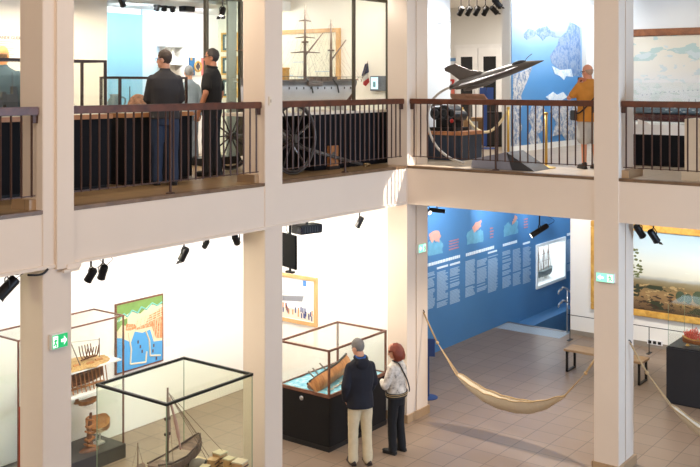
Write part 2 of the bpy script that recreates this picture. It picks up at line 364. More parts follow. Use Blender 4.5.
for xa, xb, ya, yb in ((437, 448, 267.5, 269.5), (450, 460, 264, 266), (488, 497, 252.3, 254), (523, 530, 243, 245)):
    A = at_Y(xa, ya, YB); B = at_Y(xb, yb, YB); b.box(A.x, at_Y(xb, ya, YB).x, YB-.002, YB+.004, at_Y(xa, yb, YB).z, A.z)
struct(b.build('headings', TXTB))
TEAL = M('teal_print', (102, 160, 186), .6, var=.3, scale=9); ORNG = M('orange_print', (206, 150, 134), .6, var=.2, scale=9); DIMO = M('dim_orange_print', (170, 120, 130), .6)
for k, (tp, op, ob) in enumerate((
    (((428, 256), (428, 243), (432, 239), (436, 243), (440, 240), (443, 244), (443, 253)), ((430, 240), (429, 234), (434, 231), (439, 231), (441, 236), (439, 243), (435, 240), (432, 243)), (449, 459, 241, 252)),
    (((467, 245), (467, 234), (472, 229), (476, 233), (481, 229), (483, 232), (483, 242)), ((474, 233), (472, 228), (476, 222), (481, 220), (481, 226), (478, 230)), (490, 494, 228, 240)),
    (((504, 237), (504, 226), (509, 222), (512, 226), (516, 220), (518, 222), (518, 233)), ((512, 225), (513, 219), (515, 215), (517, 217), (516, 221)), (524, 528, 219, 230)))):
    for nm, pl, m in (('illustration_teal', tp, TEAL), ('illustration_orange', op, ORNG)):
        q = []
        for (xa, ya), (xb, yb) in zip(pl, pl[1:]+pl[:1]):
            for t in range(4):
                f_ = t/4; q.append((xa+(xb-xa)*f_+(rnd.uniform(-.7, .7) if t else 0), ya+(yb-ya)*f_+(rnd.uniform(-.8, .8) if t else 0)))
        pr = [at_Y(x, y, YB) for x, y in q]; b = MB(); b.prism(pr, (0, .004 if nm[-1] == 'l' else -.003, 0)); struct(b.build(nm, m))
    b = MB(); bl(b, ob[0], ob[1], ob[2], ob[3], 0, 4, .45); struct(b.build('small_print', DIMO))
# lit niche in the blue wall
S('niche', M('niche_white', (244, 246, 244), .5), (NX0+.05, NX1-.05, 10.71, 10.75, NZ0+.02, NZ1-.02), (NX0, NX0+.05, 10.25, 10.75, NZ0+.02, NZ1-.02), (NX1-.05, NX1, 10.25, 10.75, NZ0+.02, NZ1-.02), (NX0, NX1, 10.25, 10.75, NZ0-.05, NZ0+.02), (NX0, NX1, 10.25, 10.75, NZ1-.02, NZ1+.05))

# ------------------------------------------------------------------ railings
def railing(label, axis, a, b, fixed, posts):
    rt = thing('railing', label, 'railing', (a, fixed, Z2) if axis == 'x' else (fixed, a, Z2), 0, 'railings along the gallery edge')
    def bx(m, u0, u1, w0, w1, z0, z1):
        if axis == 'x': m.box(u0, u1, fixed+w0, fixed+w1, z0, z1)
        else: m.box(fixed+w0, fixed+w1, u0, u1, z0, z1)
        return m
    bx(MB(), a, b, -.045, .045, Z2+.985, Z2+1.07).build('handrail', RAILW, rt, bevel=.008)
    bx(MB(), a+.02, b-.02, -.006, .006, Z2+.145, Z2+.157).build('bottom_rail', BRONZE, rt)
    def pt(u, z): return (u, fixed, z) if axis == 'x' else (fixed, u, z)
    n = round((b-a-.12)/.122); me = None
    for k in range(n+1):
        u = a+.06+(b-a-.12)*k/n
        MB().tube([pt(u, Z2+.14), pt(u, Z2+.99)], .0115, 8).build('baluster', BRONZE, rt, smooth=40)
    for u in posts:
        p = MB().tube([pt(u, Z2), pt(u, Z2+.99)], .016, 10).build('post', BRONZE, rt, smooth=40)
        MB().lathe([(.055, 0), (.055, .012), (.03, .022)], pt(u, Z2+.004), 16).build('foot_plate', BRONZE, p)
    for u in (a+.03, b-.03):
        m = MB(); bx(m, u-.03, u+.03, -.02, .02, Z2+.90, Z2+.985); m.build('bracket', BRONZE, rt)
    return rt
RX, RY = XE+.09, YE+.075
railing('dark wood topped railing with black balusters left of the left upstairs column', 'x', 2.6, 6.10, RY, (4.3,))
railing('dark wood topped railing with black balusters in front of the two men upstairs', 'x', 6.48, 9.52, RY, (7.95,))
railing('dark wood topped railing with black balusters in front of the upstairs steamship', 'x', 9.895, 12.90, RY, (11.39,))
railing('dark wood topped railing with balusters in front of the model fighter jet', 'y', 5.395, 8.50, RX, (6.98,))
railing('dark wood topped railing with balusters right of the right upstairs column', 'y', 1.9, 5.02, RX, (3.4,))
# ================================================================== PEOPLE
SKIN = M('skin', (206, 152, 124), .55, var=.06); SKINT = M('tanned_skin', (178, 122, 92), .55, var=.06)
def RZ(a): return Matrix.Rotation(a, 3, 'Z')
def limb(b, pts, rad, seg=12):
    b.tube(pts, rad, seg)
    for p, r in zip(pts, rad): b.ell(p, r, seg, 7)
def person(label, loc, face, H=1.75, arms=None, yaw=0., pitch=0., roll=0., build=1.0, stance=.10, lean=0., skin=None, hair=None, tops=(), legs=None, shoe=(24, 22, 22), glasses=None, stoop=0.0, group=None, bag=None):
    """local frame: faces +Y, right hand at +X"""
    skin = skin or SKIN; s = H/1.75
    rt = thing('person', label, 'person', loc, math.atan2(-face[0], face[1]), group); RM = ROOT[rt.name]
    def W(b): b.xf(RM @ Matrix.Scale(s, 4)); return b
    def WM(me): me.transform(Matrix.Scale(s, 4)); return me
    B = build
    # legs
    def leg_pts(sd, y=0): return [(sd*.085, 0, .90), (sd*(.085+stance)/2*1.02, .012+y*.5, .49), (sd*stance, -.02+y, .09)]
    ly = {-1: .03, 1: -.02}
    arms = arms or {}
    def arm_pts(sd):
        a = arms.get(sd, {}); sh = Vector((sd*.152*B, lean+.0, 1.365))
        el = Vector(a.get('el', (sd*.225*B, lean-.03, 1.13))); wr = Vector(a.get('wr', (sd*.235*B, lean+.04, .89)))
        return [sh, el, wr]
    tor = [(0, 0, .80, .15*B, .105*B), (0, 0, .90, .165*B, .115*B), (0, lean*.3, 1.04, .145*B, .105*B), (0, lean*.7, 1.25, .165*B, .115*B), (0, lean, 1.38, .158*B, .10*B), (0, lean-.005, 1.44, .115*B, .075*B), (0, lean, 1.48, .062, .06)]
    hp = Vector((0, lean+stoop*.3, 1.49)); HR = Matrix.Rotation(yaw, 3, 'Z') @ Matrix.Rotation(roll, 3, 'Y') @ Matrix.Rotation(-pitch, 3, 'X'); ho = hp + Vector((0, stoop*.7, 0))
    def hd(p): return ho + HR @ (Vector(p) - Vector((0, 0, 1.49)))
    def hand(b, sd):
        a = arms.get(sd, {}); sh, el, wr = arm_pts(sd)
        if a.get('pocket'): return
        d = Vector(a['hd']).normalized() if 'hd' in a else (wr-el).normalized()
        n = Vector(a.get('palm', (-sd, 0, 0))); n = (n - d*n.dot(d)).normalized(); w = d.cross(n).normalized()
        if w.dot(Vector(a.get('thumb', (0, 1, 0)))) < 0: w = -w          # thumb side
        Rm = Matrix((w, n, d)).transposed()
        b.ell(wr+d*.05, (.040, .017, .055), 10, 7, Rm)
        cur = a.get('curl', .35)
        for k, (o, L) in enumerate(((.030, .072), (.010, .080), (-.010, .074), (-.029, .058))):
            p = wr + d*.092 + w*o; p1 = p + (d*math.cos(cur)+n*math.sin(cur))*L*.5; p2 = p1 + (d*math.cos(2.2*cur)+n*math.sin(2.2*cur))*L*.5
            b.tube([wr+d*.06+w*o*.8, p, p1, p2], [.0095, .0095, .009, .0075], 8)
        t = wr+d*.03+w*.034
        b.tube([wr+d*.02+w*.015, t+w*.012, t+w*.025+d*.03+n*.012, t+w*.022+d*.055+n*.022], [.013, .012, .0105, .008], 8)
    b = MB(); b.loft(tor, 16)
    for sd in (-1, 1):
        limb(b, leg_pts(sd, ly[sd]), [.078*B, .052, .04]); P = arm_pts(sd); limb(b, P, [.05*B, .04, .028]); hand(b, sd)
        b.ell(Vector(leg_pts(sd, ly[sd])[2]) + Vector((sd*.008, .06, -.05)), (.038, .11, .032), 10, 7)
    b.tube([hp+Vector((0, -.008, -.06)), hd((0, -.012, 1.54)), hd((0, 0, 1.60))], [.062, .056, .054], 12)
    b.ell(hd((0, -.006, 1.655)), (.075, .094, .10), 16, 11, HR); b.ell(hd((0, .03, 1.592)), (.060, .063, .085), 14, 9, HR); b.ell(hd((0, .062, 1.545)), (.032, .03, .026), 10, 7, HR)
    b.ell(hd((0, .094, 1.612)), (.013, .020, .026), 8, 6, HR); b.ell(hd((0, .103, 1.600)), (.016, .017, .013), 8, 6, HR)
    for sd in (-1, 1): b.ell(hd((sd*.077, -.006, 1.615)), (.011, .022, .034), 8, 6, HR)
    me = WM(remesh(b, .0085, 3, .4)); body = link('body', me, skin, rt, True)
    for sd in (-1, 1): W(MB().ell(hd((sd*.030, .078, 1.640)), (.014, .012, .009), 8, 6, HR)).build('eye', M('eye_dark', (50, 40, 36), .3), rt, True)
    W(MB().ell(hd((0, .088, 1.562)), (.024, .010, .006), 8, 6, HR)).build('mouth', M('lips', (160, 92, 84), .5), rt, True)
    # hair
    if hair:
        kind, col = hair; hm = M('hair_%d_%d_%d' % col, col, .6, var=.35, scale=40, bump=.4)
        b = MB(); R_ = (.082, .101, .103); c = Vector((0, -.008, 1.66))
        if kind == 'bob': R_ = (.124, .134, .165); c = Vector((0, -.030, 1.585))
        b.ell((0, 0, 0), R_, 28, 22)
        dele = []
        for f in b.bm.faces:
            p = f.calc_center_median() + c
            if kind == 'short': zl = 1.555 if p.y < -.045 else (1.585 if p.y < -.01 else 1.65 if p.y < .045 else 1.715)
            elif kind == 'bald': zl = 1.56 if p.y < -.045 else 1.60 if p.y < .0 else 9
            else: zl = 1.455 if p.y < .035 else 1.648
            if p.z < zl or (kind == 'bald' and p.z > 1.66): dele.append(f)
        bmesh.ops.delete(b.bm, geom=dele, context='FACES')
        for v in b.bm.verts:
            q = v.co + c; k = 1+(.05 if kind != 'bob' else .11)*(noise.noise(q*(22 if kind != 'bob' else 30))) ; v.co = hd(c + v.co*k)
        r = bmesh.ops.extrude_face_region(b.bm, geom=list(b.bm.faces)); ctr = hd(c)
        for v in r['geom']:
            if isinstance(v, bmesh.types.BMVert): v.co = ctr + (v.co-ctr)*.86
        W(b).build('hair', hm, rt, True)
    if glasses:
        b = MB()
        for sd in (-1, 1):
            b.torus(hd((sd*.033, .098, 1.637)), .022, .0028, HR @ Vector((0, 1, 0)), 16, 5)
            b.tube([hd((sd*.056, .094, 1.642)), hd((sd*.082, .05, 1.642)), hd((sd*.084, -.01, 1.632))], .003, 5)
        b.tube([hd((-.011, .1, 1.64)), hd((.011, .1, 1.64))], .003, 5)
        W(b).build('glasses', M('glasses_%s' % glasses, {'blue': (60, 90, 150), 'dark': (30, 28, 30)}[glasses], .3), rt)
    # trousers
    if legs:
        nm, col, ln = legs; b = MB()
        b.loft([(0, 0, .78, .15*B, .12*B), (0, 0, .90, .178*B, .13*B), (0, lean*.2, .99, .165*B, .122*B), (0, lean*.25, 1.03, .155*B, .116*B)], 16)
        for sd in (-1, 1):
            P = [Vector(p) for p in leg_pts(sd, ly[sd])]
            if ln == 'long': P[2].z = .075; limb(b, [P[0], (P[0]+P[1])/2, P[1], (P[1]+P[2])/2, P[2]], [.098*B, .09*B, .076*B, .072, .072])
            else: limb(b, [P[0], P[0]*.45+P[1]*.55, P[1]+Vector((0, 0, .03))], [.105*B, .105*B, .10*B])
        me = WM(remesh(b, .012, 3, .5))
        for v in me.vertices: v.co += Vector(noise.noise_vector(v.co*9))*.006
        link(nm, me, M('cloth_%d_%d_%d' % col, col, .85, var=.15, scale=14, bump=.15), rt, True)
    for sd in (-1, 1):
        P = Vector(leg_pts(sd, ly[sd])[2]); b = MB()
        b.ell((P.x+sd*.008, P.y+.055, .042), (.049, .145, .042), 14, 9); b.ell((P.x, P.y-.005, .075), (.045, .062, .055), 12, 8)
        b.box(P.x+sd*.008-.04, P.x+sd*.008+.04, P.y-.07, P.y+.175, .0, .02)
        me = WM(remesh(b, .011, 2, .5)); mn = min(v.co.z for v in me.vertices)
        for v in me.vertices: v.co.z -= mn
        link('shoe', me, M('shoe_%d_%d_%d' % shoe, shoe, .5, var=.15), rt, True)
    for t in tops:
        nm, col, sl, hem, puff = t['name'], t['col'], t.get('sleeve', 'long'), t.get('hem', .88), t.get('puff', .018)
        b = MB(); T = []
        T.append((0, lean*.15, hem, (.168+puff)*B, (.118+puff)*B))
        for cx, cy, z, rx, ry in tor[2:5]: T.append((cx, cy, z, (rx+puff)*(1.04 if z < 1.3 else 1.02), ry+puff))
        T.append((0, lean-.008, 1.445, .12*B+puff*.5, .082+puff*.5)); T.append((0, lean-.008, 1.49, .07, .066)); T.append((0, lean-.01, 1.515, .066, .062))
        b.loft(T, 18)
        for sd in (-1, 1):
            P = arm_pts(sd); 
            if sl == 'long': limb(b, [P[0], (P[0]+P[1])/2, P[1], (P[1]+P[2])/2, P[2]], [.060*B+puff*.3, .058*B+puff*.3, .056+puff*.3, .050+puff*.3, .042+puff*.3])
            else: limb(b, [P[0], P[0]*.35+P[1]*.65], [.062*B+puff*.3, .064+puff*.3])
        me = WM(remesh(b, .012, 3, .5))
        for v in me.vertices: v.co += Vector(noise.noise_vector(v.co*7))*t.get('wr', .007)
        mt = t.get('mat') or M('cloth_%d_%d_%d' % col, col, t.get('rough', .85), var=.12, scale=12, bump=.15)
        o = link(nm, me, mt, rt, True)
        if t.get('hood'):
            b = MB(); b.ell((0, lean-.10, 1.42), (.10, .05, .085), 14, 9); b.torus((0, lean-.02, 1.49), .085, .024, (0, -.25, 1), 20, 8)
            link('hood', WM(remesh(b, .012, 3)), mt, o, True)
        if t.get('collar'):
            b = MB(); b.torus((0, lean-.005, 1.505), .066, .016, (0, -.2, 1), 20, 8); W(b).build('collar', M('cloth_%d_%d_%d' % t['collar'], t['collar'], .8), o, True)
    if bag == 'waist':
        b = MB(); b.loft([(0, 0, .905, .215*B, .16*B), (0, 0, .985, .225*B, .168*B)], 20); bgo = W(b).build('waist_bag', M('black_nylon', (24, 24, 26), .6), rt, 50)
        for z in (.94, .968):
            b = MB(); b.loft([(0, 0, z, .225*B, .168*B), (0, 0, z+.011, .226*B, .170*B)], 20); W(b).build('stripe', M('tan_band', (176, 150, 110), .6), bgo)
        b = MB(); b.tube(curve_pts([(-.10, lean+.02, 1.49), (-.10, lean-.10, 1.46), (-.05, lean-.155, 1.33), (.05, lean-.17, 1.17), (.13, -.16, 1.02), (.16, -.14, .96)], 20), .011, 6); W(b).build('strap', M('black_nylon', (24, 24, 26), .6), bgo)
    if bag == 'cross':
        b = MB(); b.tube(curve_pts([(.15, lean-.08, 1.43), (.02, lean-.165*B, 1.25), (-.17*B, -.12, .98), (-.21*B, .0, .93)], 14), .014, 6)
        o = W(b).build('bag_strap', M('black_nylon', (24, 24, 26), .6), rt, True)
        W(MB().obox((-.235*B, .03, .90), (.05, .16, .17))).build('bag', M('black_nylon', (24, 24, 26), .6), o, bevel=.01)
    return rt

# lower hall couple
person('man in a navy hooded jacket and cream trousers looking into the ship showcase', (11.13, 8.13, 0), (.55, .83), 1.775,
       arms={-1: dict(el=(-.235, -.05, 1.13), wr=(-.20, .06, .92), hd=(.3, .5, -.8)), 1: dict(el=(.225, .04, 1.12), wr=(.19, .17, .95))},
       yaw=.55, pitch=.30, build=1.0, hair=('short', (120, 116, 112)), legs=('trousers', (206, 190, 158), 'long'), shoe=(46, 32, 28),
       tops=[dict(name='shirt', col=(40, 90, 160), hem=.95, puff=.004, collar=(40, 90, 160)), dict(name='jacket', col=(20, 22, 34), hem=.80, puff=.03, hood=1, wr=.010)])
person('red-haired woman in a shiny silver jacket and black trousers beside the man in navy', (11.80, 7.96, 0), (-.05, 1.0), 1.60,
       arms={-1: dict(el=(-.25, .06, 1.12), wr=(-.05, .23, 1.09), hd=(1, .2, -.1), palm=(0, -1, 0)), 1: dict(el=(.25, .05, 1.12), wr=(.06, .25, 1.07), hd=(-1, .2, .0), palm=(0, -1, 0))},
       yaw=.55, pitch=.30, build=.98, hair=('bob', (122, 52, 30)), legs=('trousers', (16, 17, 22), 'long'), shoe=(20, 20, 22), bag='waist',
       tops=[dict(name='jacket', col=(208, 198, 184), hem=.93, puff=.035, rough=.3, wr=.016, mat=speckle('silver_fabric', ((96, 88, 84), (190, 180, 168), (214, 204, 192), (226, 218, 208)), 16, .35))])
# gallery visitors
person('man in a charcoal sweater and jeans standing by the upstairs railing, back turned', (8.62, 9.42, Z2), (.55, .84), 1.74,
       arms={-1: dict(el=(-.215, .05, 1.12), wr=(-.10, .20, 1.0)), 1: dict(el=(.215, .04, 1.12), wr=(.12, .19, .98))}, yaw=.95, pitch=.06, build=1.06, hair=('short', (58, 44, 36)), glasses='blue', legs=('jeans', (38, 52, 76), 'long'),
       tops=[dict(name='sweater', col=(46, 45, 48), hem=.86, puff=.024)])
person('man in a black short-sleeved polo shirt seen in profile by the upstairs railing', (9.85, 9.80, Z2), (-.35, .94), 1.80,
       arms={1: dict(el=(.235, -.04, 1.14), wr=(.23, .05, .88)), -1: dict(el=(-.24, -.02, 1.14), wr=(-.22, .09, .89))}, yaw=.28, pitch=.0, build=1.0, skin=SKINT, hair=('short', (52, 46, 44)), glasses='dark',
       legs=('trousers', (22, 22, 26), 'long'), tops=[dict(name='polo_shirt', col=(20, 20, 22), sleeve='short', hem=.88, puff=.02, collar=(20, 20, 22))])
person('balding man in a slate blue shirt behind the glass case at the far left', (7.50, 11.3, Z2), (.75, .66), 1.80, yaw=-.2, build=1.2, skin=M('warm_skin', (222, 150, 92), .55),
       hair=('bald', (150, 120, 90)), legs=('trousers', (44, 46, 54), 'long'), tops=[dict(name='shirt', col=(62, 84, 96), hem=.84, puff=.025)])
person('grey-haired person in a pale grey-blue top standing behind the two men upstairs', (11.31, 11.78, Z2), (.5, .86), 1.60, build=.95, hair=('short', (150, 148, 146)), pitch=.1,
       legs=('trousers', (110, 118, 128), 'long'), tops=[dict(name='top', col=(138, 152, 164), hem=.84, puff=.02)])
person('man in a mustard orange shirt and pale shorts by the blue satellite map', (14.15, 5.97, Z2), (.62, .78), 1.60,
       arms={-1: dict(el=(-.31, .14, 1.19), wr=(-.09, .25, 1.42), hd=(.4, .1, .9), palm=(.6, -.7, 0), curl=.6), 1: dict(el=(.28, .14, 1.18), wr=(.08, .25, 1.40), hd=(-.4, .1, .9), palm=(-.6, -.7, 0), curl=.6)},
       yaw=.42, pitch=.12, stoop=.05, build=1.22, skin=M('pinkish_skin', (214, 150, 122), .55), hair=('bald', (170, 140, 116)), glasses='dark', legs=('shorts', (186, 188, 190), 'short'), bag='cross', shoe=(24, 24, 26),
       tops=[dict(name='shirt', col=(196, 132, 52), sleeve='short', hem=.80, puff=.032, wr=.012)])
# the phone the man in orange holds up
b = MB().obox((0, 0, 0), (.075, .01, .15)); b.xf(Matrix.Translation((14.31, 6.20, Z2+1.33)) @ Matrix.Rotation(math.atan2(-.62, .78), 4, 'Z'))
tag(b.build('phone', M('phone_black', (28, 28, 32), .3), bevel=.003), 'dark phone held up by the man in the mustard orange shirt', 'phone')
# ================================================================== LOWER HALL OBJECTS
def panes(rt, x0, x1, y0, y1, z0, z1, m, sides='fblrt', t=.008, name='glass_pane'):
    q = {'f': (x0, x1, y0, y0+t, z0, z1), 'b': (x0, x1, y1-t, y1, z0, z1), 'l': (x0, x0+t, y0+t, y1-t, z0, z1), 'r': (x1-t, x1, y0+t, y1-t, z0, z1), 't': (x0, x1, y0, y1, z1, z1+t)}
    for k in sides: MB().box(*q[k]).build(name, m, rt)
def frame(rt, x0, x1, y0, y1, z0, z1, w, m, bottom=True, top=True, posts='abcd', name='frame'):
    b = MB(); h = w/2
    for c, (x, y) in zip('abcd', ((x0, y0), (x1, y0), (x1, y1), (x0, y1))):
        if c in posts: b.box(x-h, x+h, y-h, y+h, z0+(h if bottom else 0), z1-(h if top else 0))
    for z, on in ((z1, top), (z0, bottom)):
        if on:
            b.box(x0-h, x1+h, y0-h, y0+h, z-h, z+h); b.box(x0-h, x1+h, y1-h, y1+h, z-h, z+h); b.box(x0-h, x0+h, y0+h, y1-h, z-h, z+h); b.box(x1-h, x1+h, y0+h, y1-h, z-h, z+h)
    return b.build(name, m, rt)
def picture_frame(rt, x, y0, y1, z0, z1, w, d, m, bevel=0.):
    b = MB(); b.box(x-d, x, y0, y1, z1-w, z1); b.box(x-d, x, y0, y1, z0, z0+w); b.box(x-d, x, y0, y0+w, z0+w, z1-w); b.box(x-d, x, y1-w, y1, z0+w, z1-w)
    return b.build('frame', m, rt, bevel=bevel)

# ---- hull helper: stations along local x, returns rings
def hull_rings(L, beam, depth, sheer=.06, n=14, fb=1.0, bow=.35, stern=.15, tw=.55, keelr=.12, rise=.25):
    R = []
    for i in range(n+1):
        t = i/n; x = -L/2+L*t
        w = min(1, (t/stern)**.6*(1-tw)+tw if t < stern else 1) if stern else 1
        if t > 1-bow: w = math.sqrt(max(0, 1-((t-(1-bow))/bow)**2.2))
        w = max(w, .02)*beam/2; zs = sheer*(2*t-1)**2; kd = -depth*(1-keelr*(max(0, (t-(1-bow))/bow)**2)-(rise*((stern-t)/stern)**1.5 if t < stern else 0))
        R.append([(x, -w, zs), (x, -w*1.0, zs+kd*.35), (x, -w*.82, zs*.3+kd*.7), (x, -w*.35, kd*.95), (x, 0, kd), (x, w*.35, kd*.95), (x, w*.82, zs*.3+kd*.7), (x, w, zs+kd*.35), (x, w, zs)])
    return R
def place(b, pos, d=(1, 0, 0), up=(0, 0, 1), roll=0.):
    Rm = frame_R(d, up) @ Matrix.Rotation(roll, 3, 'X'); T = Rm.to_4x4(); T.translation = Vector(pos); return b.xf(T)

# ---- showcase with the hulk on a blue sea
m0 = mark()
x0, x1, y0, y1 = 10.83, 12.3, 8.46, 9.43
rt = thing('showcase', 'black showcase with a brown glass hood over a heeled wooden ship on a blue sea', 'showcase', ((x0+x1)/2, (y0+y1)/2, 0))
MB().box(x0, x1, y0, y1, .07, .79).build('base', BLACKP, rt, bevel=.004)
MB().box(x0-.005, x1+.005, y0-.005, y1+.005, 0, .07).build('plinth', M('black_plinth', (20, 18, 18), .5), rt)
MB().box(x0-.01, x1+.01, y0-.01, y1+.01, .79, .81).build('deck', CASEW, rt)
panes(rt, x0, x1, y0, y1,   .825, 1.475, GLASS); frame(rt, x0+.008, x1-.008, y0+.008, y1-.008,   .82, 1.48, .028, CASEW)
MB().lathe([(.0, 0), (.035, 0), (.035, .012), (.02, .02), (0, .02)], (0, 0, 0), 16, Matrix.Rotation(-PI/2, 3, 'Y')).xf(Matrix.Translation((x0, 8.98, .70))).build('lock', STEEL, rt)
sea = speckle('sea_blue', ((44, 132, 176), (84, 170, 200), (150, 200, 212), (214, 226, 226)), 12, .3)
b = MB(); nx, ny = 24, 16; g = [[b.bm.verts.new((x0+.03+(x1-x0-.06)*i/nx, y0+.03+(y1-y0-.06)*j/ny, .822+.012*noise.noise(Vector((i*.5, j*.6, 0))))) for j in range(ny+1)] for i in range(nx+1)]
for i in range(nx):
    for j in range(ny): b.bm.faces.new((g[i][j], g[i+1][j], g[i+1][j+1], g[i][j+1]))
r = bmesh.ops.extrude_face_region(b.bm, geom=list(b.bm.faces))
for v in r['geom']:
    if isinstance(v, bmesh.types.BMVert): v.co.z = .811
MBs = b.build('sea', sea, None, True); tag(MBs, 'painted blue sea surface under the heeled wooden ship model', 'model sea')
hp = Vector((11.44, 8.95, .935)); hd_ = (-.95, -.20, -.05)
rt = thing('model_ship', 'heeled wooden ship hulk with copper brown bottom lying on the blue sea', 'model ship', hp)
HULLW = wood('copper_brown_hull', (150, 92, 48), (204, 140, 80), .45, (14, 3, 3)); DKHULL = M('black_hull', (36, 34, 34), .5)
up_ = Vector((-.12, .74, .66))
b = MB().rings(hull_rings(1.22, .34, .16, .05, bow=.3, rise=.4)); place(b, hp, hd_, up_).build('hull', HULLW, rt, 35)
b = MB()
for sgn in (-1, 1): b.tube([(x, sgn*w, .04*(x/.56)**2+.01) for x, w in ((-.60, .10), (-.42, .165), (-.1, .172), (.2, .172), (.42, .115), (.59, .02))], .02, 6)
place(b, hp, hd_, up_).build('bulwark', DKHULL, rt)
b = MB().rings([[(x, -w, .0), (x, w, .0), (x, w, -.02), (x, -w, -.02)] for x, w in ((-.58, .09), (-.35, .16), (.2, .16), (.45, .06))]); place(b, hp, hd_, up_).build('deck', wood('model_deck', (150, 120, 84), (180, 150, 110)), rt)
b = MB()
for k in range(9):
    x = -.42+.095*k; b.obox((x, -.172, -.03), (.03, .012, .018))
place(b, hp, hd_, up_).build('gun_ports', M('port_white', (220, 214, 200), .5), rt)
for x in (.38, .24, .0):
    b = MB().tube([(x, 0, 0), (x, 0, .20)], [.016, .011], 8); m_ = place(b, hp, hd_, up_).build('mast', M('mast_grey', (120, 112, 104), .6), rt)
for k in range(7):
    a = Vector((11.05+.17*k, 8.60+.03*(k % 3), .825)); 
    r2 = thing('rowing_boat', 'small pale rowing boat on the model sea, %s' % ('nearest the left front corner', 'second from the left corner post', 'third from the left corner post', 'midway along the front glass', 'third from the right end', 'second from the right end', 'nearest the right front corner')[k], 'model boat', a, 0, 'small boats on the model sea')
    place(MB().rings(hull_rings(.13, .04, .022, .008, 6)), a+Vector((0, 0, .024)), (1, .3*((k % 3)-1)*.5, 0)).build('hull', M('pale_boat', (206, 196, 180), .5), r2)
    b = MB()
    for j in range(3): b.obox(a+Vector((-.03+.03*j, 0, .028)), (.006, .034, .004))
    b.build('benches', wood('model_deck', (150, 120, 84), (180, 150, 110)), r2)

shift(m0, (.37, .285, .0))

m0 = mark()
# ---- big foreground showcase with quay and boats
x0, x1, y0, y1 = 7.26, 8.63, 7.91, 9.08
rt = thing('showcase', 'tall foreground glass showcase with dark top edges over sailing boats and crates', 'showcase', ((x0+x1)/2, (y0+y1)/2, 0))
MB().box(x0, x1, y0, y1, -.17, .5).build('base', NAVY, rt, bevel=.004)
MB().box(x0+.01, x1-.01, y0+.01, y1-.01, .5, .56).build('deck', M('sand_board', (190, 170, 136), .7), rt)
panes(rt, x0, x1, y0, y1, .56, 1.735, GGLASS, 'fblr', .01)
MB().box(x0, x1, y0, y1, 1.735, 1.745).build('glass_top', GGLASS, rt)
frame(rt, x0+.004, x1-.004, y0+.004, y1-.004, 1.735, 1.74, .030, GEDGE, bottom=False, posts='', name='top_edge')
b = MB()
for x, y in ((x0, y0), (x1, y0), (x1, y1), (x0, y1)): b.box(x-.004, x+.004, y-.004, y+.004, .56, 1.735)
b.build('edge_seal', M('green_glass_edge', (120, 140, 110), .3), rt)
# sailing boat with furled rig
A = at_d(186, 470, 11.35); Bp = at_d(204, 444, 11.95)
hp = Vector((8.02, 8.55, .80)); hd_ = Vector((.93, .22, .03)).normalized()
rt = thing('model_boat', 'weathered brown sailing boat with furled pinkish sails on two masts', 'model boat', (8.02, 8.55, .56))
OLDW = wood('weathered_brown', (84, 64, 56), (128, 100, 86), .65, (10, 2, 2))
b = MB().rings(hull_rings(1.0, .26, .15, .08, bow=.45)); place(b, hp, hd_).build('hull', OLDW, rt, 35)
b = MB().rings([[(x, -w, .01), (x, w, .01), (x, w, -.01), (x, -w, -.01)] for x, w in ((-.46, .08), (-.2, .118), (.12, .112), (.36, .05))]); place(b, hp, hd_).build('deck', wood('grey_deck', (130, 112, 98), (160, 140, 122), .6), rt)
b = MB()
for sgn in (-1, 1): b.tube([(x, sgn*w, .02+.08*(2*x)**2) for x, w in ((-.49, .075), (-.3, .125), (0, .132), (.25, .105), (.42, .055), (.49, .01))], .011, 6)
place(b, hp, hd_).build('gunwale', M('dark_brown_wood', (70, 50, 44), .6), rt)
b = MB().box(hp.x-.3, hp.x+.25, hp.y-.05, hp.y+.05, .56, .67); b.build('cradle', M('sand_board', (190, 170, 136), .7), rt)
mx = Vector((7.83, 8.52, .78)); mt_ = Vector((7.85, 8.53, 1.66))
b = MB().tube([mx, mt_], [.02, .012], 8).build('mast', M('mast_brown', (110, 84, 70), .6), rt, True)
for q in ((.05, .04, 1.2), (.11, -.02, 1.15)):
    b = MB().tube(curve_pts([mx+Vector((q[0]*1.6, q[1]*2, .12)), mx+Vector((q[0]*1.2, q[1], .40)), mt_+Vector((q[0]*.2, 0, -.12))], 10), [.012]*3+[.022]*4+[.014]*4, 8); b.build('furled_sail', M('pinkish_canvas', (188, 150, 140), .8), rt, True)
b = MB()
for p in ((8.45, 8.58, .86), (8.40, 8.50, .84), (8.30, 8.30, .76), (8.2, 8.2, .74), (7.6, 8.15, .78), (8.5, 8.2, .74)):
    b.tube([mt_+Vector((0, 0, -.05)), p], .003, 5)
b.build('rigging', M('rope_brown', (120, 100, 84), .8), rt)
b = MB()
for z, r in ((1.12, .05), (1.30, .045)): b.obox(mx+Vector((.012, .01, z-.78)), (.07, .035, .03))
b.build('mast_top', M('dark_brown_wood', (70, 50, 44), .6), rt)
a = Vector((7.58, 8.80, .56)); rt = thing('model_boat', 'small dark boat with one thin bare mast at the left of the foreground case', 'model boat', a)
place(MB().rings(hull_rings(.6, .15, .08, .04, bow=.45)), a+Vector((0, 0, .09)), (.8, .45, 0)).build('hull', OLDW, rt, 35)
MB().tube([a+Vector((.05, 0, .09)), a+Vector((.05, 0, .46))], [.01, .005], 6).build('mast', M('mast_brown', (110, 84, 70), .6), rt)
MB().tube([a+Vector((.05, 0, .44)), a+Vector((-.2, -.12, .1))], .002, 5).tube([a+Vector((.05, 0, .44)), a+Vector((.26, .15, .11))], .002, 5).build('rigging', M('rope_brown', (120, 100, 84), .8), rt)
CRW = wood('crate_wood', (176, 136, 92), (206, 170, 124), .6, (6, 6, 2)); CRT = M('pale_crate_top', (206, 192, 160), .7)
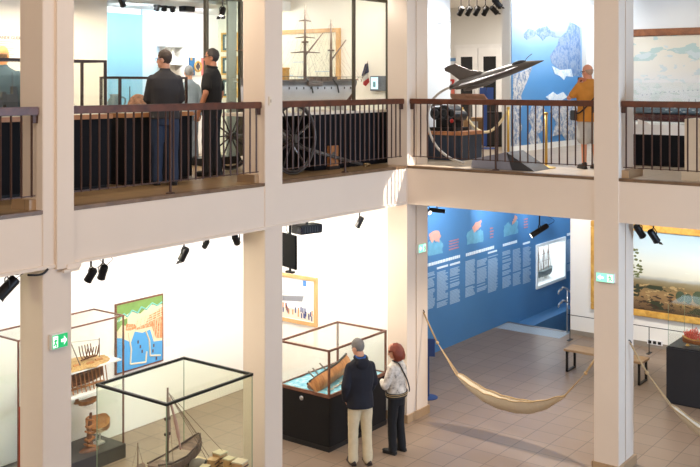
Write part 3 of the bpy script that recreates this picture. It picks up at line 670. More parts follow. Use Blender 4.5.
for k, (px, py, s, hh, lb) in enumerate(((220, 452, .15, .24, 'wooden crate with slatted front left of the pale blocks, foreground case'), (229, 458, .12, .23, 'pale topped block in the middle of the foreground quay'), (240, 461, .16, .25, 'pale topped block at the right glass of the foreground case'), (213, 459, .12, .20, 'brown chest beside the sailing boat hull in the foreground case'), (205, 466, .11, .16, 'low pale box nearest the front edge of the foreground case'))):
    p = at_Z(px, py, .56+.17+hh); s *= .86; rt = thing('crate', lb, 'crate', (p.x, p.y, .56), .1*k, 'crates on the model quay'); M4 = ROOT[rt.name]
    MB().box(-s/2, s/2, -s/2, s/2, 0, hh).xf(M4).build('box', CRW, rt, bevel=.004)
    MB().box(-s/2-.004, s/2+.004, -s/2-.004, s/2+.004, hh-.012, hh+.004).xf(M4).build('lid', CRT if k != 3 else CRW, rt)
    b = MB()
    for j in range(4): b.box(-s/2-.004, s/2+.004, -s/2-.006, -s/2, .02+j*hh/4.4, .035+j*hh/4.4)
    b.xf(M4).build('slats', M('dark_brown_wood', (70, 50, 44), .6), rt)
p = at_Z(198, 459, .91); rt = thing('barrel', 'round barrel end beside the foreground boat hull', 'barrel', (p.x, p.y, .56))
Rb = Matrix.Rotation(PI/2, 3, 'X') @ Matrix.Rotation(.5, 3, 'Y'); pc = Vector((p.x, p.y, .66))
MB().lathe([(.07, -.1), (.09, 0), (.07, .1)], pc, 18, Rb).build('barrel_body', M('grey_barrel', (120, 112, 106), .6), rt, 40); MB().torus(pc+Rb@Vector((0, 0, .1)), .07, .008, Rb@Vector((0, 0, 1))).torus(pc+Rb@Vector((0, 0, -.1)), .07, .008, Rb@Vector((0, 0, 1))).build('hoop', DARKM, rt, True)

shift(m0, (0, 0, .17))

m0 = mark()
# ---- long wall showcase with shelves on the left
x0, x1, y0, y1 = 7.27, 9.02, 10.65, 11.32
rt = thing('showcase', 'tall glass showcase with white shelves of wooden models against the left white wall', 'showcase', ((x0+x1)/2, (y0+y1)/2, 0))
MB().box(x0, x1+.02, y0-.02, y1, 0, .2).build('base', M('grey_black_base', (56, 54, 54), .5), rt, bevel=.004)
panes(rt, x0, x1, y0, y1, .2, 2.045, GLASS, 'fblrt')
frame(rt, x0+.006, x1-.006, y0+.006, y1-.006, .21, 2.05, .02, CASEW, bottom=False, posts='ab')
MB().box(x0+.65, x0+.685, y1-.06, y1-.03, .2, 2.04).build('upright', M('grey_upright', (150, 150, 150), .4, .5), rt)
MB().box(x0+1.18, x0+1.22, y1-.06, y1-.03, .2, 2.04).build('upright', M('grey_upright', (150, 150, 150), .4, .5), rt)
SHX = 7.95
for z in (1.40, 1.045): MB().box(SHX, x1-.02, y0+.03, y1-.03, z, z+.022).build('shelf', M('white_shelf', (240, 238, 232), .5), rt)
for z in (1.43, .93): MB().box(x0+.02, SHX-.08, y0+.03, y1-.03, z, z+.008).build('glass_shelf', GLASS, rt)
MB().box(8.5, x1-.02, y0+.1, y1-.03, .80, .808).build('glass_shelf', GLASS, rt)
MB().tube([(x0+.006, y0-.02, .3), (x0+.006, y0-.02, 1.2)], .011, 8).build('lock_rod', M('rust_red', (150, 62, 36), .5), rt)
STRAW = speckle('straw_ground', ((120, 86, 48), (184, 148, 92), (212, 180, 126)), 40)
RIB = wood('dark_rib_wood', (84, 52, 36), (130, 84, 56), .6, (6, 6, 6)); ORW = wood('orange_wood', (150, 92, 50), (196, 138, 86), .4, (8, 8, 3))
def lump(b, c, r, sc_=9, amp=.3, seg=26):
    b.ell((0, 0, 0), r, seg, 14)
    for v in b.bm.verts: v.co = Vector((v.co.x*(1+amp*noise.noise(v.co*sc_)), v.co.y*(1+amp*noise.noise(v.co*sc_+Vector((5, 0, 0)))), max(0, v.co.z*(1+amp*noise.noise(v.co*sc_+Vector((0, 7, 0)))))))
    b.xf(Matrix.Translation(Vector(c))); return b
# shelf 1: shipyard diorama
p = Vector((8.42, 11.0, 1.422)); rt = thing('shipyard_model', 'straw coloured shipyard model with a bare hull frame and a sheer-legs tripod, top shelf', 'model', p)
b = MB(); 
lump(b, (8.46, 10.96, 1.422), (.50, .30, .035), 12).build('ground', STRAW, rt)
b = MB()
for q in ((8.22, 10.85, 0), (8.38, 10.80, 0), (8.3, 11.1, 0)): b.tube([(q[0], q[1], 1.43), (8.30, 10.93, 1.78)], .009, 6)
b.build('sheer_legs', M('grey_pole', (124, 112, 100), .6), rt)
b = MB()
for k in range(5):
    x = 8.50+.05*k; b.tube(curve_pts([(x, 10.80, 1.66), (x, 10.84, 1.53), (x, 10.90, 1.49), (x, 10.96, 1.53), (x, 11.0, 1.66)], 10), .008, 6)
b.tube([(8.46, 10.90, 1.485), (8.74, 10.90, 1.50), (8.78, 10.90, 1.64)], .011, 6); b.build('hull_frame', RIB, rt)
b = MB().tube([(8.30, 10.93, 1.77), (8.82, 10.95, 1.70)], .003, 5); b.tube([(8.82, 10.95, 1.43), (8.82, 10.95, 1.72)], .008, 6).build('hoist', M('grey_pole', (124, 112, 100), .6), rt)
for k in range(4):
    q = Vector((8.15+.19*k, 10.78+.05*(k % 2), 1.45)); 
    tag(MB().obox(q, (.12, .022, .02)).obox(q+Vector((0.01, .025, .004)), (.11, .02, .02)).build('timber_stack', ORW), 'little timber stack on the straw ground, %s' % ('leftmost by the column edge', 'second from the column edge', 'third from the column edge', 'rightmost by the glass corner')[k], 'timber', 'timber stacks in the shipyard model')
# shelf 2: ribbed hull on props
p = Vector((8.45, 10.98, 1.068)); rt = thing('model_ship', 'dark ribbed ship hull on building props on the middle white shelf', 'model ship', p)
place(MB().rings(hull_rings(.92, .26, .18, .06)), p+Vector((0, 0, .23)), (1, 0, .04)).build('hull', RIB, rt, 35)
for k in range(13):
    x = 8.03+.07*k; t_ = (x-8.45)/.46; w = .13*math.sqrt(max(.05, 1-t_*t_*.8))
    MB().tube([(x, 10.98-w-.02, 1.34+.05*t_*t_), (x+.004, 10.98-w-.075, 1.07)], .008, 6).build('prop', ORW, rt)
MB().box(8.0, 8.9, 10.955, 11.0, 1.068, 1.09).build('keel_block', ORW, rt)
b = MB()
for sgn in (-1, 1):
    for k in range(5): b.tube([(8.07+.76*i/8, 10.98+sgn*(.128*math.sqrt(max(.05, 1-((i-4)/4.3)**2*.8))-.004*k), 1.16+.035*k+.03*((i-4)/4)**2) for i in range(9)], .005, 5)
b.build('planking', M('light_rib', (150, 104, 72), .6), rt)
# lower shelf pieces
p = Vector((8.6, 10.9, .8)); rt = thing('half_model', 'orange wooden half hull on the small glass shelf low in the left case', 'model', (8.62, 10.95, .808))
place(MB().rings(hull_rings(.30, .12, .06, .02, 10)), (8.62, 10.95, .875), (1, 0, 0)).build('hull', ORW, rt, 35); MB().box(8.55, 8.7, 10.93, 10.97, .808, .83).build('stand', RIB, rt)
rt = thing('turned_model', 'round orange wooden turned piece above the half hull in the left case', 'model', (8.56, 11.12, .808))
MB().lathe([(.05, 0), (.03, .03), (.02, .09), (.05, .12), (.06, .16), (.03, .2), (0, .205)], (8.56, 11.12, .808), 18).build('turned_body', ORW, rt, 40); MB().torus((8.56, 11.12, .95), .058, .008).build('ring', RIB, rt, True)
rt = thing('figure_model', 'tall brown lattice model of a ship sternpost on the case base behind the column', 'model', (8.56, 10.85, .2))
MB().tube([(8.58, 10.85, .2), (8.56, 10.85, .45), (8.60, 10.86, .72)], [.05, .035, .018], 8).build('post', RIB, rt)
b = MB()
for k in range(5): b.obox((8.57, 10.85, .27+.09*k), (.14-.018*k, .10, .025), Matrix.Rotation(.3*(-1)**k, 3, 'Y'))
b.build('cross_pieces', ORW, rt); lump(MB(), (8.58, 10.85, .2), (.16, .1, .05)).build('ground', RIB, rt)
p = Vector((8.80, 10.95, .46)); rt = thing('boat_model', 'fat orange and cream striped hull on a small round stand, low in the left case', 'model boat', (8.80, 10.95, .2))
place(MB().rings(hull_rings(.34, .26, .17, .03, 12)), p+Vector((0, 0, .06)), (.85, -.5, .1), (.1, -.6, .9)).build('hull', ORW, rt, 35)
for k in range(3): 
    b = MB().tube([(-.14+.07*i, -.131*math.sqrt(max(.03, 1-((i-2)/2.25)**2)), -.02-.035*k) for i in range(5)], .009, 6); place(b, p+Vector((0, 0, .06)), (.85, -.5, .1), (.1, -.6, .9)).build('stripe', M('cream_stripe', (230, 214, 184), .5), rt, True)
MB().torus((8.80, 10.95, .29), .075, .014, (.5, -.85, 0)).build('stand_ring', M('grey_white_stand', (200, 196, 190), .4), rt, True); MB().box(8.72, 8.88, 10.89, 11.01, .2, .225).build('stand_base', M('grey_white_stand', (200, 196, 190), .4), rt)
p = Vector((7.66, 10.98, 1.438)); rt = thing('shipyard_model', 'small straw coloured mound with a wooden prow on the left glass shelf', 'model', p)
lump(MB(), p+Vector((.08, -.1, 0)), (.24, .14, .07)).build('ground', STRAW, rt); MB().tube([p+Vector((.0, -.05, .0)), p+Vector((.17, -.12, .20))], [.03, .01], 8).build('prow', ORW, rt)
p = Vector((7.66, 10.98, .938)); rt = thing('half_model', 'straw coloured wedge model on the lower left glass shelf', 'model', p)
MB().prism([p+Vector((-.15, -.2, 0)), p+Vector((.2, -.2, 0)), p+Vector((.2, -.2, .10))], (0, .16, 0)).build('wedge', STRAW, rt); MB().box(p.x-.15, p.x+.2, p.y-.21, p.y-.2, p.z, p.z+.015).build('edging', RIB, rt)
tag(MB().box(7.22, 7.5, 10.3, 10.55, 0, .16).build('pedestal', M('cream_pedestal', (226, 214, 186), .6), bevel=.006), 'low cream pedestal in front of the left showcase beside the column', 'pedestal')

shift(m0, (.262, .357, .0))

# ---- map poster
X0, X1, Zt, Zb = 9.757, 10.728, 2.02, .935; yw = 11.79
rt = thing('map_poster', 'framed coloured harbour map with orange town and blue water on the left white wall', 'poster', ((X0+X1)/2, yw, Zb))
MB().box(X0, X1, yw-.03, yw-.002, Zb, Zt).build('frame', CASEW, rt)
def mp(u, v, d=.034): return (X0+.025+(X1-X0-.05)*u, yw-d, Zb+.025+(Zt-Zb-.05)*v)
def poly(pts, m, nm, d=.034): MB().prism([mp(u, v, d) for u, v in pts], (0, .004, 0)).build(nm, m, rt)
poly(((0, 0), (1, 0), (1, 1), (0, 1)), M('map_cream', (232, 216, 180), .5), 'sheet', .0315)
WTR = M('map_water_blue', (84, 160, 214), .5); GRN = M('map_green', (122, 158, 84), .5, var=.2, scale=16); ORM = speckle('map_orange', ((222, 110, 60), (236, 146, 96), (240, 214, 180)), 24); TUR = M('map_turquoise', (120, 190, 180), .5)
poly(((0, 0), (1, 0), (1, .30), (.80, .32), (.72, .52), (.55, .50), (.38, .55), (.30, .40), (.1, .50), (0, .52)), WTR, 'water', .034)
poly(((0, .78), (.3, .86), (.5, .80), (.7, .9), (1, .86), (1, 1), (0, 1)), GRN, 'fields', .034)
poly(((.0, .62), (.10, .70), (.22, .66), (.22, .78), (0, .76)), GRN, 'fields', .034)
poly(((.36, .60), (.62, .62), (.70, .74), (1, .82), (1, .34), (.86, .36), (.76, .56), (.40, .57)), ORM, 'town', .035)
poly(((.20, .70), (.38, .66), (.42, .60), (.30, .58), (.18, .60)), ORM, 'suburb', .035)
b = MB()
for k in range(7): b.tube([mp(.40+.09*k, .56+.02*k, .04), mp(.44+.085*k, .72+.015*k, .04)], .006, 5)
for k in range(4): b.tube([mp(.40, .60+.035*k, .04), mp(.98, .69+.035*k, .04)], .005, 5)
for k in range(3): b.tube([mp(.80+.06*k, .36, .04), mp(.84+.05*k, .66, .04)], .006, 5)
b.build('streets', M('map_cream', (232, 216, 180), .5), rt)
b = MB(); zz = [(.02, .76), (.14, .86), (.22, .80), (.32, .88), (.44, .82), (.52, .90), (.64, .84), (.76, .92), (.88, .86), (.99, .90)]
for a_, c_ in zip(zz, zz[1:]): b.tube([mp(*a_), mp(*c_)], .013, 6)
b.build('ramparts', TUR, rt)
b = MB(); zz = [(.24, .56), (.30, .30), (.28, .08), (.62, .04), (.64, .20)]
for a_, c_ in zip(zz, zz[1:]): b.tube([mp(*a_), mp(*c_)], .014, 6)
zz = [(.62, .52), (.70, .36), (.72, .12), (.95, .08)]
for a_, c_ in zip(zz, zz[1:]): b.tube([mp(*a_), mp(*c_)], .014, 6)
b.build('jetties', M('map_cream', (232, 216, 180), .5), rt)
b = MB()
for u, v in ((.5, .3), (.54, .22), (.45, .38), (.78, .18), (.8, .26), (.06, .2), (.86, .05), (.14, .36)): b.obox(mp(u, v), (.025, .008, .05))
b.build('little_ships', M('map_dark', (90, 70, 70), .5), rt)
p = at_Y(168, 342, yw); tag(MB().box(p.x-.05, p.x+.05, yw-.006, yw, p.z-.07, p.z+.07).build('wall_label', M('label_grey', (226, 224, 222), .5)), 'small pale label on the white wall right of the harbour map', 'label')
# ---- framed picture on the partition wall
ya, yb = 10.33, 11.36; zt, zb = 2.09, 1.255; xw = XE
rt = thing('framed_picture', 'oak framed picture of a moored ship and a crowd on the white partition wall', 'picture', (xw, (ya+yb)/2, zb))
picture_frame(rt, xw, ya, yb, zb, zt, .06, .04, OAK)
MB().box(xw-.015, xw, ya+.05, yb-.05, zb+.05, zt-.05).build('print', M('print_pale', (236, 240, 242), .5), rt)
def fp(u, v, d=.018): return (xw-d, yb-.06+(ya-yb+.12)*u, zb+.06+(zt-zb-.12)*v)
MB().prism([fp(u, v) for u, v in ((0, .38), (.70, .46), (.74, .60), (0, .50))], (.004, 0, 0)).build('ship_hull', M('print_grey', (140, 142, 150), .5), rt)
MB().prism([fp(u, v) for u, v in ((0, .56), (.74, .63), (.8, .74), (.6, .72), (.3, .70), (0, .62))], (.004, 0, 0)).build('ship_deck', M('print_light_grey', (196, 204, 212), .5), rt)
MB().box(xw-.021, xw-.015, *sorted((fp(.72, 0)[1], fp(.80, 0)[1])), fp(0, .84)[2], fp(0, .97)[2]).build('ship_flag', M('print_blue', (70, 130, 210), .5), rt)
MB().prism([fp(u, v) for u, v in ((.02, .02), (.98, .02), (.98, .20), (.6, .25), (.02, .26))], (.004, 0, 0)).build('quay', M('print_cream', (226, 214, 200), .5), rt)
b1 = MB(); b2 = MB(); rnd = random.Random(5)
for k in range(30):
    u = .04+.92*rnd.random(); v = .08+.16*rnd.random()+.10*(1-u); (b1 if k % 3 else b2).obox(fp(u, v, .020), (.006, .022, .085))
b1.build('crowd', M('print_navy', (70, 80, 130), .5), rt); b2.build('crowd', M('print_orange', (226, 150, 90), .5), rt)

# ---- monitor and projector hanging from the lower ceiling
c = at_Y(289.5, 251, 9.3); rt = thing('monitor', 'black flat monitor hanging from the ceiling beside the centre column', 'monitor', (c.x, c.y, c.z-.28))
Rm = Matrix.Rotation(.70, 3, 'Z')
MB().obox(c, (.035, .40, .50), Matrix.Rotation(-.35, 3, 'Z')).build('screen', M('black_screen', (9, 9, 10), .6, spec=.1), rt, bevel=.006)
MB().obox(c+Vector((.045, 0, .0)), (.05, .22, .30), Matrix.Rotation(-.35, 3, 'Z')).build('housing', DARKM, rt)
MB().tube([c+Vector((.05, .03, -.31)), c+Vector((.05, .03, ZB-c.z))], .02, 8).build('ceiling_pole', DARKM, rt)
MB().obox(c+Vector((.05, .03, -.32)), (.06, .14, .03)).build('pole_foot', DARKM, rt)
MB().tube(curve_pts([c+Vector((.03, .0, .22)), c+Vector((-.02, .05, .33)), c+Vector((.03, .03, ZB-c.z-.01))], 8), .006, 6).build('cable', DARKM, rt, True)
c = at_Y(307, 228.5, 9.0); rt = thing('projector', 'black box projector hanging under the beam right of the black monitor', 'projector', (c.x, c.y, c.z-.08))
MB().obox(c, (.40, .24, .13), Matrix.Rotation(-.25, 3, 'Z')).build('body', DARKM, rt, bevel=.012)
MB().tube([c+Vector((-.2, -.05, 0)), c+Vector((-.24, -.045, 0))], .045, 14).build('lens', M('lens_dark', (40, 40, 60), .1), rt)
MB().tube([c, (c.x, c.y, ZB)], .02, 8).build('ceiling_mount', DARKM, rt)
b = MB()
for k in range(6): b.obox(c+Matrix.Rotation(-.25, 3, 'Z')@Vector((-.12+.045*k, -.121, 0)), (.012, .004, .08), Matrix.Rotation(-.25, 3, 'Z'))
b.build('vents', M('vent_grey', (60, 60, 64), .5), rt)

# ---- spotlights
LENS = M('lamp_lens', (235, 235, 245), .2, emit=(255, 246, 232), estr=2.5)
def spot(c, d, label, ceil, L=.20, R=.05, flaps=False, group='track spotlights under the gallery', wire=False):
    c = Vector(c); d = Vector(d).normalized()
    rt = thing('spotlight', label, 'spotlight', (c.x, c.y, c.z-L/2), 0, group)
    MB().tube([c-d*L*.5, c-d*L*.42, c+d*L*.36, c+d*L*.5], [R*.8, R, R, R*1.08], 16).build('lamp_body', DARKM, rt, 40)
    MB().tube([c+d*L*.502, c+d*L*.51], R*.9, 16).build('lens', LENS, rt)
    u = d.cross(Vector((0, 0, 1))).normalized() if abs(d.z) < .98 else Vector((1, 0, 0)); top = Vector((c.x, c.y, min(ceil-.05, c.z+R*2.2)))
    b = MB(); b.tube([c+u*R*1.15, c+u*R*1.15+Vector((0, 0, R*1.4)), top+u*.01, top-u*.01, c-u*R*1.15+Vector((0, 0, R*1.4)), c-u*R*1.15], .007, 6); b.build('yoke', DARKM, rt)
    MB().tube([top, (c.x, c.y, ceil-.03)], .011, 8).build('stem', DARKM, rt); MB().box(c.x-.07, c.x+.07, c.y-.022, c.y+.022, ceil-.035, ceil).build('adapter', DARKM, rt)
    if wire: MB().tube(curve_pts([c-d*L*.45, c-d*L*.6+Vector((.06, -.05, .05)), Vector((c.x+.07, c.y-.05, ceil-.05)), Vector((c.x+.02, c.y, ceil-.01))], 12), .004, 5).build('cable', DARKM, rt, True)
    if flaps:
        b = MB()
        for s_ in (-1, 1): b.obox(c+d*(L*.5+.03)+u*s_*R*.9, (.05, .004, .07), frame_R(d, u))
        b.build('barn_doors', DARKM, rt)
    return rt
def pY(px, py, Y): return at_Y(px, py, Y)
spot(pY(7, 288, 8.75), (-.7, .2, -.7), 'black spotlight at the far left edge under the beam with a looped cable', ZB, .26, .06, wire=True)
spot(pY(91, 275, 8.8), (-.2, .5, -.85), 'left one of two black spotlights right of the left column', ZB, .16, .045, wire=True)
spot(pY(103, 272, 8.8), (.1, .5, -.9), 'right one of two black spotlights above the left glass showcase', ZB, .17, .045, wire=True)
spot(pY(184, 254, 8.85), (-.1, .5, -.9), 'black spotlight with barn doors above the foreground glass showcase', ZB, .17, .045, True)
spot(pY(206, 244, 8.95), (.2, .6, -.6), 'black spotlight mostly hidden by the beam left of the centre column', ZB, .12, .035)
spot(pY(236, 239.5, 8.9), (.6, .3, -.6), 'black spotlight tight against the left side of the centre column', ZB, .16, .045)
spot(pY(359.5, 222, 8.9), (-.2, .4, -.9), 'black spotlight alone under the beam above the couple', ZB, .18, .045)
c = at_X(437, 210.5, 13.8); spot(c, (.7, -.6, -.12), 'spotlight lying level beside the corner column above the blue wall', ZB, .26, .035, False)
spot(at_X(427.5, 211, 13.62), (-.3, -.8, -.3), 'small pale spotlight against the corner column top', ZB, .14, .04)
spot(at_X(539.5, 230.5, 13.35), (-.70, .75, -.62), 'long black tube spotlight with a cable loop in front of the blue wall', ZB, .30, .042, wire=True)
spot(at_X(639.5, 231, 13.35), (.5, -.3, -.8), 'left one of two black spotlights in front of the large landscape painting', ZB, .2, .05)
spot(at_X(653.5, 236, 13.35), (.6, -.3, -.8), 'right one of two black spotlights, with barn doors, before the landscape painting', ZB, .2, .05, True)

# ---- exit signs
SG = M('exit_green', (20, 170, 96), .4, emit=(20, 190, 100), estr=.55); SW = M('exit_white', (240, 255, 246), .4, emit=(235, 255, 245), estr=.9)
def exit_sign(label, org, ux, w, h, right, pale=False):
    SGm = M('exit_overexposed_green', (120, 226, 190), .4, emit=(150, 240, 205), estr=.9) if pale else SG  # overexposure of a bright sign put into a paler face colour
    """org: centre, ux: reading direction in the plane of the sign"""
    ux = Vector(ux); n = ux.cross(Vector((0, 0, 1))); c = Vector(org); Rm = Matrix((ux, -n, Vector((0, 0, 1)))).transposed()
    rt = thing('exit_sign', label, 'exit sign', c-Vector((0, 0, h/2)))
    MB().obox(c, (w, .05, h), Rm).build('housing', M('sign_housing', (225, 225, 220), .5), rt, bevel=.004)
    f = lambda u, v, d=.028: c+ux*(u*w)+n*d+Vector((0, 0, v*h))
    MB().obox(c+n*.026, (w*.94, .004, h*.9), Rm).build('face', SGm, rt)
    s = 1 if right else -1; b = MB()
    a = lambda u: s*u
    b.prism([f(a(u), v) for u, v in ((.06, .10), (.24, .10), (.24, .30), (.42, 0), (.24, -.30), (.24, -.10), (.06, -.10))], n*.003); b.build('arrow', SW, rt)
    b = MB().prism([f(a(u), v) for u, v in ((-.44, .38), (-.14, .38), (-.14, -.38), (-.44, -.38))], n*.003); b.build('doorway', SW, rt)
    b = MB().ell(f(a(-.27), .26, .033), (w*.03, .004 if abs(ux.x) > .5 else w*.03, h*.08) if abs(ux.x) > .5 else (.004, w*.03, h*.08), 8, 6)
    for p_, q_ in (((-.28, .16), (-.31, -.06)), ((-.31, -.06), (-.24, -.18)), ((-.24, -.18), (-.25, -.34)), ((-.31, -.06), (-.37, -.20)), ((-.37, -.20), (-.42, -.22)), ((-.28, .13), (-.20, .04)), ((-.28, .13), (-.38, .06))):
        b.tube([f(a(p_[0]), p_[1], .033), f(a(q_[0]), q_[1], .033)], h*.045, 6)
    b.build('running_figure', SG, rt)
c = at_Y(58.5, 340.5, YE-.035); exit_sign('green exit sign with a right arrow on the front of the left column', c, (1, 0, 0), .20, .155, True)
c = at_Y(421, 248, YE-.04); exit_sign('green exit sign on the corner column beside the blue wall', c, (1, 0, 0), .22, .14, False, True)
c = at_X(605.5, 277.5, XE-.035); exit_sign('green exit sign with a left arrow on the right column', c, (0, -1, 0), .26, .13, False, True)

# ---- hammocks
ROPE = M('hemp_rope', (176, 150, 112), .85, var=.2, scale=60, bump=.3); CANV = M('hammock_canvas', (204, 190, 166), .85, var=.1, scale=20, bump=.15)
def hammock(label, A, B, t0, t1, zmid, lean=0.):
    A, B = Vector(A), Vector(B); rt = thing('hammock', label, 'hammock', (A+B)/2*1.0)
    mid = (A+B)/2; mid.z = zmid
    def cp(t):                            # parabola through A, mid, B
        p = A.lerp(B, t); zl = A.z+(B.z-A.z)*t; sag = (A.z+B.z)/2-zmid; p.z = zl-sag*(1-abs(2*t-1)**2.3); return p
    dirv = (B-A); dirv.z = 0; side = dirv.normalized().cross(Vector((0, 0, 1)))
    n, m = 34, 10; g = []; b = MB()
    for i in range(n+1):
        t = t0+(t1-t0)*i/n; e = math.sin(PI*i/n)**.5 if 0 < i < n else .0; w = .035+.105*e; row = []
        for j in range(m+1):
            a = -1+2*j/m; p = cp(t)+side*(a*w*(1+.05*math.sin(i*.7)))+Vector((0, 0, .17*e*abs(a)**1.7+(.05*e if a > .99 else 0)+(.02 if i in (0, n) else 0)*abs(a)+lean*a*.05+.006*math.sin(i*1.3+j)))
            row.append(b.bm.verts.new(p))
        g.append(row)
    for i in range(n):
        for j in range(m): b.bm.faces.new((g[i][j], g[i+1][j], g[i+1][j+1], g[i][j+1]))
    r = bmesh.ops.extrude_face_region(b.bm, geom=list(b.bm.faces))
    for v in r['geom']:
        if isinstance(v, bmesh.types.BMVert): v.co.z -= .006
    ends = [[g[i][j].co.copy() for j in range(m+1)] for i in (0, n)]; edges = [[g[i][j].co.copy() for i in range(n+1)] for j in (0, m)]
    b.build('canvas', CANV, rt, True)
    for e in edges: MB().tube(e, .009, 6).build('edge_cord', ROPE, rt, True)
    for (P, tt), row in zip(((A, t0), (B, t1)), ends):
        knot = cp(tt*.42 if tt == t0 else 1-(1-tt)*.42)
        for p in row[::2]: MB().tube([p, knot], .005, 5).build('cord', ROPE, rt)
        MB().tube([knot, knot.lerp(P, .5)+Vector((0, 0, -.01)), P], .014, 8).build('rope', ROPE, rt, True); MB().ell(knot, .028, 10, 7).build('knot', ROPE, rt, True)
        MB().tube([P+Vector((0, .03, .03)), P+Vector((0, 0, .03)), P+Vector((0, -.02, 0)), P+Vector((0, 0, -.03))], .008, 6).build('hook', DARKM, rt)
    return rt
hammock('long cream canvas hammock slung between the corner column and the right column', at_Y(423.5, 312, 8.50), (13.22, 5.40, 1.64), .21, .81, .405)
hammock('second cream canvas hammock hanging from the right face of the right column', at_Y(630, 342.5, 5.01), (13.7, 1.55, 1.67), .16, .8, .36)
p = at_X(516, 407.5, 13.25); tag(MB().obox(p+Vector((0, 0, .03)), (.08, .24, .006), Matrix.Rotation(.1, 3, 'X')).build('paper_sheet', M('paper_white', (245, 245, 245), .6)), 'white paper sheet lying in the middle of the long hammock', 'paper')

# ---- bench
m0 = mark()
rt = thing('bench', 'low bench with an oak seat and black hoop legs behind the right column', 'bench', (16.62, 6.65, 0))
MB().box(16.45, 16.85, 5.90, 7.40, .385, .425).build('seat', wood('bench_oak', (160, 128, 92), (186, 152, 112), .45, (3, 1, 3)), rt, bevel=.004)
for y in (5.96, 7.34):
    b = MB(); b.box(16.46, 16.49, y-.02, y+.02, 0, .385).box(16.81, 16.84, y-.02, y+.02, 0, .385).box(16.46, 16.84, y-.02, y+.02, 0, .03).box(16.46, 16.84, y-.02, y+.02, .355, .385); b.build('leg', DARKM, rt)
shift(m0, (.54, .29, 0))
# ---- coral model plinth
x0, x1, y0, y1 = 16.355, 17.27, 4.0, 5.545
rt = thing('showcase', 'black plinth with a clear glass hood over a red coral ship at the right edge', 'showcase', ((x0+x1)/2, (y0+y1)/2, 0))
MB().box(x0, x1, y0, y1, .0, .96).build('base', M('blue_black_plinth', (26, 28, 34), .55), rt, bevel=.02)
panes(rt, x0+.03, x1-.03, y0+.03, y1-.03,   .962, 1.66, GLASS, 'fblr', .006); MB().box(x0+.02, x1-.02, y0+.02, y1-.02, 1.66, 1.675).build('glass_top', GLASS, rt)
b = MB()
for x, y in ((x0+.03, y0+.03), (x1-.03, y0+.03), (x1-.03, y1-.03), (x0+.03, y1-.03)): b.box(x-.003, x+.003, y-.003, y+.003,   .962, 1.66)
b.build('edge_seal', M('green_glass_edge', (120, 140, 110), .3), rt)
c = at_X(695, 342, 16.6); c.z =   .962; CORAL = M('coral_red', (214, 92, 72), .45, var=.25, scale=30)
rt = thing('model_ship', 'red coral ship with branching sails on a gilt boat-shaped hull', 'model ship', c)
place(MB().rings(hull_rings(.52, .15, .09, .06, 10)), c+Vector((0, 0, .13)), (-.1, -1, 0)).build('hull', wood('coral_hull', (120, 66, 36), (170, 104, 56), .4, (8, 8, 8)), rt, 35)
b = MB()
for sgn in (-1, 1): b.tube([(x, sgn*w, .02+.06*(2*x/.52)**2) for x, w in ((-.25, .045), (-.15, .07), (0, .076), (.13, .06), (.22, .03), (.26, .005))], .012, 6)
place(b, c+Vector((0, 0, .13)), (-.1, -1, 0)).build('gilt_rail', GOLD, rt)
b = MB(); rnd = random.Random(11)
for k in range(34):
    s_ = Vector((rnd.uniform(-.04, .04), rnd.uniform(-.2, .2), .13)); h = .12+.17*(1-abs(s_.y)/.24)*rnd.uniform(.6, 1)
    pts = [s_]; 
    for j in range(4): pts.append(pts[-1]+Vector((rnd.uniform(-.03, .03), rnd.uniform(-.035, .035), h/4)))
    b.tube([c+q for q in pts], [.014, .013, .011, .010, .007], 6)
    b.tube([c+pts[2], c+pts[2]+Vector((rnd.uniform(-.05, .05), rnd.uniform(-.06, .06), .05))], [.01, .006], 6)
b.build('coral_branches', CORAL, rt, True); rt.scale = (.8, .8, .8)
b = MB()
for y in (-.12, .05): b.tube([c+Vector((0, y, .1)), c+Vector((0, y, .47))], .005, 6)
b.build('masts', M('mast_brown', (110, 84, 70), .6), rt)
for y in (-.15, .15): MB().lathe([(.05, 0), (.03, .02), (.02, .05)], c+Vector((0, -y, 0)), 14).build('foot', GOLD, rt)
# ---- large landscape painting
xw = 19.62; ya, yb = 3.5, 8.23; zt, zb = 2.50, .62
rt = thing('painting', 'large gilt framed landscape painting of a bay and hills behind the right column', 'painting', (xw, (ya+yb)/2, zb))
picture_frame(rt, xw, ya, yb, zb, zt, .13, .08, GOLD, .012)
land = ramp_mat('landscape_paint', ((0, (70, 54, 38)), (.10, (122, 96, 64)), (.22, (150, 120, 80)), (.32, (120, 104, 70)), (.385, (142, 132, 104)), (.415, (168, 172, 166)), (.445, (206, 206, 192)), (.60, (214, 220, 214)), (.8, (188, 208, 218)), (1, (160, 190, 210))), 2, .5, .05, 14,
    (((52, 58, 40), 9, .56, .04, .33), ((60, 44, 34), 30, .56, .02, .22), ((176, 150, 104), 26, .60, .1, .36), ((230, 228, 218), 4, .60, .52, .95)))
MB().box(xw-.03, xw, ya+.11, yb-.11, zb+.11, zt-.11).build('canvas', land, rt)
b = MB(); rnd = random.Random(4)
for k in range(46):
    y = 7.15+rnd.uniform(0, .36); z = 1.62+rnd.uniform(-.25, .42)*(1-abs(y-7.4)); b.ell((xw-.031, y, z), (.004, rnd.uniform(.02, .05), rnd.uniform(.015, .03)), 8, 5)
b.tube([(xw-.032, 7.4, 1.1), (xw-.032, 7.36, 1.95)], [.014, .006], 6); b.build('painted_tree', M('tree_paint', (98, 106, 68), .6, var=.3, scale=20), rt)
b = MB()
for y, z, r in ((6.35, 1.12, .10), (6.2, 1.1, .09), (6.0, 1.14, .12), (5.75, 1.13, .1), (5.6, 1.11, .12), (5.42, 1.13, .11), (5.2, 1.1, .09)): b.ell((xw-.03, y, z), (.005, r, r*1.1), 10, 7)
b.build('painted_bushes', M('bush_paint', (66, 78, 54), .6, var=.3, scale=20), rt)
